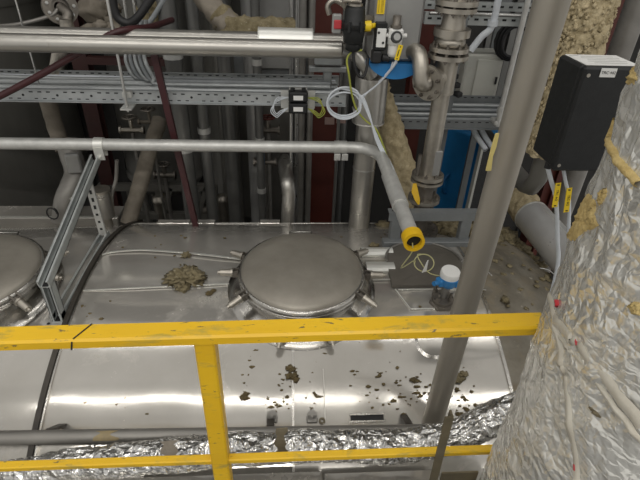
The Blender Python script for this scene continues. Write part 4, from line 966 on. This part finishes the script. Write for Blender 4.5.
# lower right tray with cables, upper strut, enclosure
t2 = thing('cable_tray', 'short dark cable tray behind the flanged riser at the right', 'cable tray', (1.2, 3.2, -1.2))
zA2, zB2 = A(450, 124, 2.98).z, A(450, 99, 3.32).z
def rail2(Y, z, h, x0=.60, x1=1.9):
    q = MB().bar((x0, Y, z), (x1, Y, z), .004, h, (0, 0, 1)); q.bar((x0, Y-.01, z-h/2), (x1, Y-.01, z-h/2), .024, .004, (0, 0, 1)); q.mat(1)
    for i in range(int((x1-x0)/.05)): q.box((x0+.03+i*.05, Y-.003, z+h*.25), (.02, .002, .006))
    return q
part('side_rail', rail2(2.98, zA2, .055), [m_gpaint, m_dark], t2); part('side_rail', rail2(3.32, zB2, .055), [m_gpaint, m_dark], t2)
q = MB().add([V((.60, 3.0, zA2-.02)), V((1.9, 3.0, zA2-.02)), V((1.9, 3.3, zB2-.02)), V((.60, 3.3, zB2-.02)), V((.60, 3.0, zA2-.026)), V((1.9, 3.0, zA2-.026)), V((1.9, 3.3, zB2-.026)), V((.60, 3.3, zB2-.026))], [(0, 1, 2, 3), (7, 6, 5, 4), (0, 4, 5, 1), (1, 5, 6, 2), (2, 6, 7, 3), (3, 7, 4, 0)])
part('tray_floor', q, m_tray, t2)
for k in range(4):
    y = 3.05+.062*k; z_ = zA2+(zB2-zA2)*(y-3.0)/.3-.004
    solo('flat_cable', MB().tube([V((.62+.1*i, y+.010*n3((i, k, 3)), z_+.005*n3((i, k, 5)))) for i in range(13)], .014, 8, k=2), (m_cableg, m_tray, m_cableg, m_tray)[k], 'grey cable in the short right tray, %s from its near rail' % ('first', 'second', 'third', 'fourth')[k], 'cable', 'cables in the right tray')
def strutX(px0, px1, py, Y, h, label, name='strut_rail'):
    a, b = A(px0, py, Y), A(px1, py, Y); z_ = (a.z+b.z)/2
    q = MB().bar((a.x, Y, z_), (b.x, Y, z_), .041, h, (0, 0, 1)); q.mat(1)
    for i in range(int((b.x-a.x)/.06)): q.box((a.x+.03+i*.06, Y-.021, z_), (.026, .002, .012))
    return solo(name, q, [m_strut, m_dark], label, 'rail', 'perforated rails at the upper right')
strutX(424, 535, 19, 3.3, .07, 'perforated grey rail crossing behind the flanged riser top, lower of two')
strutX(424, 540, 6, 3.45, .05, 'perforated grey rail crossing behind the flanged riser top, upper of two')
p = A(424, 12, 3.35); solo('conduit_run', MB().cyl((p.x, 3.22, A(470, 14, 3.22).z), (1.75, 3.22, A(470, 14, 3.22).z), .012, n=10), m_wire, 'thin bright conduit along the perforated rails', 'conduit')
e = A(483, 76, 3.45); jb = thing('grey_enclosure', 'large pale grey steel enclosure behind the flanged riser', 'enclosure', (e.x, 3.5, e.z-.18))
q = MB().box((e.x, 3.58, e.z-.03), (.27, .22, .34), ch=.012); part('casing', q, m_box, jb)
q = MB().box((e.x+.03, 3.462, e.z-.03), (.17, .014, .28), ch=.006); part('door', q, m_box, jb)
q = MB().box((e.x+.10, 3.45, e.z-.03), (.012, .012, .05)); part('latch', q, m_rub, jb)
q = MB()
for sg in (-1, 1): q.bar(V((e.x+.14*sg, 3.72, -5)), V((e.x+.14*sg, 3.72, 1.48)), .05, .03, (0, 1, 0))
part('frame_post', q, m_gpaint, jb)
for k in range(5):
    pa = A(450+2*k, 58+k*9, 3.09)
    q = MB().box(pa, (.045, .05, .03), .3, ch=.006); 
    solo('cable_clamp', q, m_rub, 'small black clamp in the column beside the flanged riser, %s from the top' % ('first', 'second', 'third', 'fourth', 'fifth')[k], 'clamp', 'black clamps by the riser')
q = MB().bar((A(452, 75, 3.12).x, 3.12, tz(3.12)), (A(452, 75, 3.12).x, 3.12, .4), .07, .03, (0, 1, 0)); solo('clamp_post', q, m_gpaint, 'grey upright post carrying the black clamps', 'post')
for k, (xa_, ya_, xb_, yb_, r, Y, mt, lab) in enumerate(((530, -4, 497, 126, .016, 2.9, m_cable, 'thin pale conduit left of the slanting pipe'), (499, -4, 492, 26, .02, 3.0, m_cable, 'thick pale conduit end at the top right'), (500, 30, 494, 100, .03, 3.9, m_gpaint, 'dark upright behind the grey enclosure'))):
    pa, pb = A(xa_, ya_, Y), A(xb_, yb_, Y)
    if k == 0: solo('thin_conduit', MB().cyl(pb, V((pa.x, Y, .7)), r, n=12).box(pb+V((0, .03, .02)), (.05, .09, .03), ch=.006).ring(pb+V((0, 0, .08)), pb+V((0, 0, .12)), r+.007, r-.001, 14), m_galv, lab, 'conduit')
    elif k == 1:
        q = MB().tube([pa+V((0, 0, .3)), pa, pb, pb+V((-.05, 0, -.06)), pb+V((-.10, 0, -.14))], r, 12, k=5); q.ring(pb+V((0, 0, .0)), pb+V((0, 0, .03)), .03, .018); solo('thick_conduit', q, mt, lab, 'conduit')
    else: solo('post', MB().cyl((pa.x, Y, -5), (pa.x, Y, .6), r, n=10), mt, lab, 'post')
c = A(515, 42, 3.4); q = MB()
for k in range(3): q.tube([c+V(((.09+.014*k)*math.cos(2*PI*i/16), .02*k, (.10+.012*k)*math.sin(2*PI*i/16))) for i in range(17)], .012, 8)
solo('cable_coil', q, m_rub, 'coil of black cable behind the slanting pipe', 'coil')
for k in range(5):
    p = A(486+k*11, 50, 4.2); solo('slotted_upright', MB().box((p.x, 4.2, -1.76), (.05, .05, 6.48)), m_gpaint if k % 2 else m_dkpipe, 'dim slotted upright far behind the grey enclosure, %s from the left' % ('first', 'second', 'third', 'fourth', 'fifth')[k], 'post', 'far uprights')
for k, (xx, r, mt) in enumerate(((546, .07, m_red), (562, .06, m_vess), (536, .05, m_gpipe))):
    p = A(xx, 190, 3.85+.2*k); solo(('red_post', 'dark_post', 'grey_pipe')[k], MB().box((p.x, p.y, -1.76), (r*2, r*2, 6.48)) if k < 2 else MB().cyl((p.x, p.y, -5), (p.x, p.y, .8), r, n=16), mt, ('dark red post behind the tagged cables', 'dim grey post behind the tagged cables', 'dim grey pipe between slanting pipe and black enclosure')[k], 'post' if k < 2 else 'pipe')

# ================================================================== LEFT AND MIDDLE BACKGROUND
def vessel(x, y, r, zb, label, legs=True):
    v = thing('vessel', label, 'vessel', (x, y, -5), 'dark upright vessels')
    q = MB().lathe((x, y, 0), [(r, 1.4), (r, zb+.02)], (0, 0, 1), 64); part('shell', q, m_vess, v)
    q = MB().lathe((x, y, 0), [(r+.012, zb+.10), (r+.012, zb), (r+.012, zb), (r*.8, zb-.16), (r*.4, zb-.26), (.01, zb-.28)], (0, 0, 1), 64); part('bottom', q, m_vess, v)
    q = MB().lathe((x, y, 0), [(r+.012, -.62), (r+.016, -.65), (r+.012, -.68)], (0, 0, 1), 64); part('hoop', q, m_vess, v)
    for k in range(4): a = PI/4+k*PI/2; part('leg', MB().cyl((x+r*.8*math.cos(a), y+r*.8*math.sin(a), -5), (x+r*.8*math.cos(a), y+r*.8*math.sin(a), zb-.02), .06, n=14), m_vess, v)
    return v
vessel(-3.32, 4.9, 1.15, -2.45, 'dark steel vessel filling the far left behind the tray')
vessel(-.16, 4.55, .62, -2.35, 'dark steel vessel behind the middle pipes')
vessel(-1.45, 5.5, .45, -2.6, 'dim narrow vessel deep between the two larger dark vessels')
def vpipe(px, py, Y, r, mt, label, name='upright_pipe', z0=-5, z1=1.2, bands=()):
    z0 = max(z0, tz(Y) if Y < 3.69 else -5); p = A(px, py, Y); q = MB().cyl((p.x, Y, z0), (p.x, Y, z1), r, n=22)
    o = thing(name, label, 'pipe', (p.x, Y, max(z0, tz(Y) if Y < 3.69 else -5)), 'upright pipes behind the tank'); part('pipe_run', q, mt, o)
    for b in bands: z_ = A(px, b, Y).z; part('coupling', MB().ring((p.x, Y, z_-.02), (p.x, Y, z_+.02), r+.006, r-.001, 22), m_galv, o)
    return o
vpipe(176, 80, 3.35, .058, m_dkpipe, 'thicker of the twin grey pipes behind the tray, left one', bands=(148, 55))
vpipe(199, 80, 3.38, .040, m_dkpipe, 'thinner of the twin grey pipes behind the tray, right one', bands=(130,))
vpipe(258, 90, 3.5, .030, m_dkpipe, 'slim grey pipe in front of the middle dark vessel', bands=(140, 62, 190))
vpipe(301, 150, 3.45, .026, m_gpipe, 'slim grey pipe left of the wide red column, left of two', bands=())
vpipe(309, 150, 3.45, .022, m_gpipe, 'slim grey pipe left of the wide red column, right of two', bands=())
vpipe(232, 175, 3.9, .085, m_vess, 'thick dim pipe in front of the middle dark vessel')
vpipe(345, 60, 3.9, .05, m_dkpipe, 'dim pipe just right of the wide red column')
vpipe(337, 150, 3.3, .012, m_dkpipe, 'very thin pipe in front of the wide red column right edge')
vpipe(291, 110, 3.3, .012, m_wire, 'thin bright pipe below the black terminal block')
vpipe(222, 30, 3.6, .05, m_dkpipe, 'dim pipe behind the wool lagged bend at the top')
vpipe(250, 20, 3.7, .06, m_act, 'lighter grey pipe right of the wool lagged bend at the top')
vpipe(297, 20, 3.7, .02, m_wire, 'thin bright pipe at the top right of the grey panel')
# grey panel at the top
p = A(272, 30, 4.0); q = MB().box((p.x, 3.86, p.z+.1), (.34, .05, .7), ch=.01); solo('steel_sheet', q, m_act, 'grey sheet panel above the raised sheet sleeve', 'panel')
# curved silver pipe rising behind the middle of the tank
pts = [A(288, 232, 3.02), A(288, 215, 3.02), A(289, 195, 3.05), A(287, 180, 3.1), A(285, 168, 3.3), A(285, 160, 3.6)]
solo('silver_bend', MB().tube(pts, lambda t: .050, 20, .004, 60, k=8), m_clad2, 'silver bent pipe rising just behind the hatch', 'pipe')
# tan pipe at left
pts = [A(160, 120, 3.6), A(150, 150, 3.4), A(142, 178, 3.2), A(131, 214, 3.06), A(128, 224, 3.02)]
solo('tan_pipe', MB().tube(pts, .055, 20, .006, 30, k=8), m_tan, 'tan wrapped pipe slanting down behind the tank at the left', 'pipe')
# lagged silver bend far left
pts = [A(44, 88, 3.5), A(52, 115, 3.45), A(58, 135, 3.4), A(64, 150, 3.35)]
solo('thin_lagged_pipe', MB().tube(pts, .055, 16, .004, 30, k=6), m_tan, 'grey lagged pipe slanting down in front of the left dark vessel', 'pipe')
ld = thing('lagged_bend', 'silver lagged pipe bend behind the left end of the tank', 'pipe', A(65, 215, 3.1))
pts = [A(66, 140, 3.35), A(71, 155, 3.3), A(76, 172, 3.22), A(72, 186, 3.15), A(66, 200, 3.1), A(63, 222, 3.05)]
part('cladding', MB().tube(pts, .075, 24, .003, 30, k=8), m_gpipe, ld)
q = MB(); p = A(74, 163, 3.15); q.box(p, (.09, .05, .14), .2, ch=.01); part('clip_box', q, m_act, ld)
q = MB(); p = A(69, 196, 3.12); d_ = (A(66, 200, 3.1)-A(72, 186, 3.15)).normalized(); q.ring(p-d_*.01, p+d_*.01, .079, .07); part('band', q, m_wire, ld)
# small drum
p = A(103, 200, 2.9); sd_ = thing('small_drum', 'small silver drum behind the slotted post of the strut bracket', 'drum', (p.x, 2.9, p.z-.08))
q = MB().lathe((p.x, 2.9, 0), [(.0005, p.z-.12), (.055, p.z-.12), (.055, p.z-.12), (.055, p.z+.075)], (0, 0, 1), 28); part('body', q, m_clad2, sd_)
q = MB().lathe((p.x, 2.9, 0), [(.058, p.z+.065), (.058, p.z+.082), (.058, p.z+.082), (.0005, p.z+.088)], (0, 0, 1), 28); part('lid', q, m_ss, sd_)
q = MB().cyl((p.x, 2.9, tz(2.9)-.05), (p.x, 2.9, p.z-.11), .03, n=14); part('stem', q, m_ss, sd_)
pts = [A(117, 160, 2.95), A(116, 180, 2.95), A(112, 195, 2.93), A(113, 215, 2.92)]
solo('bent_tube', MB().tube(pts, .012, 10, k=6), m_gpipe, 'thin bent tube beside the small silver drum', 'tube')
# sheet ledge behind the tank at left
q = MB().box((-2.45, 3.14, -1.90), (2.5, .18, .16), ch=.006); lg = solo('sheet_ledge', q, m_clad, 'sheet metal ledge running behind the tank at the far left', 'ledge')
q = MB().box((-2.45, 3.06, -1.818), (2.5, .012, .012)); part('bright_edge', q, m_sheet, lg)
q = MB(); c = A(52, 214, 2.96)
q.tube([c+V((.035*math.cos(2*PI*i/12), .01*i/12, .045*math.sin(2*PI*i/12))) for i in range(15)], .005, 8); solo('wire_ring', q, m_rub, 'small ring of dark wire by the lagged bend at the left', 'wire')
for k, (px0, px1) in enumerate(((158, 190), (192, 215), (260, 280))):
    a, b = onT(px0, 224), onT(px1, 224); q = MB().box(((a.x+b.x)/2, 2.86, tz(2.86)+.012), (b.x-a.x, .05, .018), ch=.003)
    solo('edge_plate', q, m_clad, 'flat bright plate on the back edge of the tank, %s from the left' % ('first', 'second', 'third')[k], 'plate', 'plates on the back edge of the tank')
# gate valve top left
g = A(58, 22, 3.3); gv = thing('gate_valve', 'bright bolted valve above the upper pipes at the far left', 'valve', (g.x, 3.3, g.z-.3))
q = MB(); c = A(60, 7, 3.3); d_ = V((.55, -.75, .2)).normalized()
q.lathe(c, [(.03, -.012), (.10, -.012), (.10, -.012), (.10, .012), (.10, .012), (.05, .014)], d_, 32); fl = part('flange', q, m_cast, gv)
x, u, _ = frame(d_)
for k in range(9): a = 2*PI*k/9; part('bolt', MB().bolt(c+(x*math.cos(a)+u*math.sin(a))*.075+d_*.012, d_, .010, .008), m_wire, fl)
q = MB().tube([c, c+V((.05, -.03, -.03)), A(67, 20, 3.25), A(67.5, 30, 3.22), A(64, 50, 3.2), A(58, 62, 3.2), A(52, 80, 3.3), A(46, 88, 3.46)], lambda t: .030, 14, k=4); part('pipe_run', q, m_cast, gv)
p = A(67.5, 28, 3.215); q = MB().cyl(p+V((0, 0, -.035)), p+V((0, 0, .03)), .046, .04, 8); q.cyl(p+V((0, 0, .03)), p+V((0, 0, .05)), .036, n=16); part('union', q, m_ss, gv)
p = A(58, 59, 3.2); q = MB().cyl(p+V((-.02, 0, -.05)), p+V((.02, 0, .05)), .044, .040, 8); q.cyl(p+V((-.036, 0, -.09)), p+V((-.02, 0, -.05)), .034, n=14); part('union', q, m_ss, gv)
pts = [A(-10, 27, 3.2), A(20, 24, 3.2), A(50, 16, 3.25), A(58, 9, 3.28)]; solo('thin_tube', MB().tube(pts, .012, 8, k=6), m_gpipe, 'thin grey tube running from the bolted valve to the left', 'tube')
# wool lagged bend at the top
pts = [A(196, -20, 3.15), A(208, 2, 3.1), A(220, 16, 3.05), A(232, 27, 3.0), A(248, 32, 2.98), A(268, 30, 3.0), A(292, 33, 3.05)]
wb = thing('lagged_bend', 'brown wool lagged bend above the upper pipes in the middle', 'pipe', A(235, 30, 3.0))
part('wool_lagging', MB().tube(pts[2:], lambda t: .07, 22, .03, 14, k=8), m_woold, wb)
part('wrap', MB().tube(pts[:4], .066, 22, .012, 20, k=8), m_tan, wb, 'paler wrapped length')
q = MB(); rnd = random.Random(21)
for k, (x, y, r) in enumerate(((96, 10, .10), (106, 22, .07), (112, 8, .06), (150, 20, .07), (142, 12, .05), (158, 8, .07))):
    c = A(x, y, 3.7); wl = thing('lagged_joint', ('pale lagging lump right of the narrow red column', 'small pale lagging lump nearest the upper pipe at the left', 'pale lagging lump left of the hanging black loop', 'brown lagging lump right of the black loop', 'small brown lagging lump inside the black loop', 'brown lagging lump left of the twin grey pipes')[k], 'pipe', c, 'lagging lumps at the top left')
    part('lagging', MB().lump(c, r, (1.1, .8, .8), .4, 1.8, k+3), m_tan if k < 3 else m_woold, wl)
    part('pipe_run', MB().cyl(c, V((c.x, c.y, 1.48)), .03, n=14), m_dkpipe, wl)
q = MB().tube([A(72, 36, 3.3), A(90, 28, 3.3), A(100, 29, 3.25), A(110, 27, 3.25), A(120, 30, 3.25)], .028, 14, .01, 25, k=6); q.lump(A(101, 25, 3.24), .035, (1.2, 1, .7), .3, 1.8, 4)
solo('lagged_tube', q, m_tan, 'pale lagged tube lying just above the upper pipes at the left', 'pipe')
# clutter between pipes
for k, (x, y, Y, r, lab, mt) in enumerate(((150, 122, 3.7, .03, 'pale valve body between the left vessel and the red angle, topmost', m_tan), (132, 130, 3.6, .04, 'pale valve body just behind the conduit at the left', m_ss), (165, 175, 3.8, .05, 'small grey valve between the red angle and the tan pipe', m_cast), (268, 130, 3.6, .05, 'small dark valve in front of the middle vessel', m_cast), (265, 162, 3.6, .045, 'dark handwheel valve below the conduit in front of the middle vessel', m_cast))):
    c = A(x, y, Y); r *= .8; v = thing('small_valve', lab, 'valve', c, 'small valves in the gloom')
    q = MB().cyl(c+V((-.09, 0, 0)), c+V((.09, 0, 0)), r*.6, n=14)
    for sg in (-1, 1): q.cyl(c+V((sg*.075, 0, 0)), c+V((sg*.09, 0, 0)), r, n=18)
    q.cyl(c, c+V((0, 0, .09)), r*.5, n=12); part('body', q, mt, v)
    q = MB(); q.tube([c+V((.05*math.cos(2*PI*i/16), .05*math.sin(2*PI*i/16), .10)) for i in range(17)], .008, 8); q.bar(c+V((-.05, 0, .1)), c+V((.05, 0, .1)), .01, .008); q.bar(c+V((0, -.05, .1)), c+V((0, .05, .1)), .01, .008); part('handwheel', q, m_cast if k != 3 else m_red, v)
    q = MB().cyl(c+V((.0, .0, -.02)), V((c.x, c.y, tz(c.y)-.01 if c.y < 3.69 else -5)), r*.45, n=12); part('feed_pipe', q, m_gpipe, v)
p = A(265, 158, 3.55); q = MB().box(p+V((-.02, -.02, .0)), (.035, .03, .09)); solo('blue_tag', q, m_blue, 'small blue tag in front of the middle dark vessel', 'tag')
q = MB()
pa, pb = A(100, 185, 3.85), A(215, 195, 3.85)
gg_ = thing('dark_stand', 'dim steel stand of crossed bars deep behind the tank at the left', 'stand', (pa.x+.3, 3.85, -5))
for k in range(5):
    x_ = pa.x+(pb.x-pa.x)*k/4; part('leg', MB().bar((x_, 3.87, -5), (x_, 3.85, pa.z), .05, .05, (0, 1, 0)), m_vess, gg_)
for dz in (0, -.28): part('rail', MB().bar((pa.x, 3.82, pa.z+dz), (pb.x, 3.82, pa.z+dz), .05, .06, (0, 0, 1)), m_vess, gg_)
for k in range(3): part('brace', MB().bar((pa.x+.1+.3*k, 3.81, pa.z-.6), (pa.x+.3+.3*k, 3.81, pa.z), .04, .03, (0, 1, 0)), m_vess, gg_)
for k, (x, y, r, lab) in enumerate(((134, 205, .05, 'first'), (160, 200, .06, 'second'), (205, 210, .05, 'third'), (223, 200, .045, 'fourth'))):
    c = A(x, y, 3.85); q = MB().lathe(c, [(.0005, .05), (r, .045), (r*1.15, 0), (r*1.15, 0), (r, -.05), (r, -.5)], (0, 0, 1), 18)
    q.cyl(c+V((0, 0, -.5)), V((c.x, c.y, -5)), r*.7, n=10); solo('pump_head', q, m_ss if k % 2 else m_cast, 'small bright pump head in the gloom behind the tank, %s from the left' % lab, 'pump', 'pump heads in the gloom')
# duct far behind under the upper pipes
q = MB().box((A(255, 66, 3.9).x+.2, 3.95, A(300, 68, 3.9).z), (.9, .16, .16), ch=.01); solo('grey_duct', q, m_gpaint, 'dim grey duct below the upper pipes behind the middle', 'duct')
p = A(328, 60, 2.95); q = MB().box(p, (.16, .06, .05), ch=.006); q.box(p+V((0, 0, -.05)), (.22, .05, .03), ch=.004); q.box(p+V((.0, 0, -.10)), (.05, .04, .10), ch=.004)
solo('tray_bracket', q, m_tray, 'grey bracket block at the right end of the long tray', 'bracket')

# ================================================================== LIGHT
W = bpy.data.worlds.new('world'); SC.world = W; W.use_nodes = True
W.node_tree.nodes['Background'].inputs['Color'].default_value = (1.0, .975, .93, 1)
W.node_tree.nodes['Background'].inputs['Strength'].default_value = .39
def area(name, loc, sx, sy, power, rx=0, rz=0, col=(1, .97, .92)):
    l = bpy.data.lights.new(name, 'AREA'); l.shape = 'RECTANGLE'; l.size = sx; l.size_y = sy; l.energy = power; l.color = col
    o = bpy.data.objects.new(name, l); COL.objects.link(o); o.location = V(loc)+V((0, 0, ZS)); o.rotation_euler = (rx, 0, rz); return o
area('tube_light', (-.2, .30, 2.3), 6.0, .06, 17)
area('tube_light', (-.2, -1.6, 2.7), 6.0, .08, 30)
area('tube_light', (-.2, -3.4, 3.0), 7.0, .10, 70)
area('tube_light', (.2, 2.6, 3.0), 6.0, .08, 12)
SC.view_settings.view_transform = 'Standard'; SC.view_settings.look = 'None'; SC.view_settings.gamma = 1; SC.view_settings.use_curve_mapping = False
SC.view_settings.exposure = .62
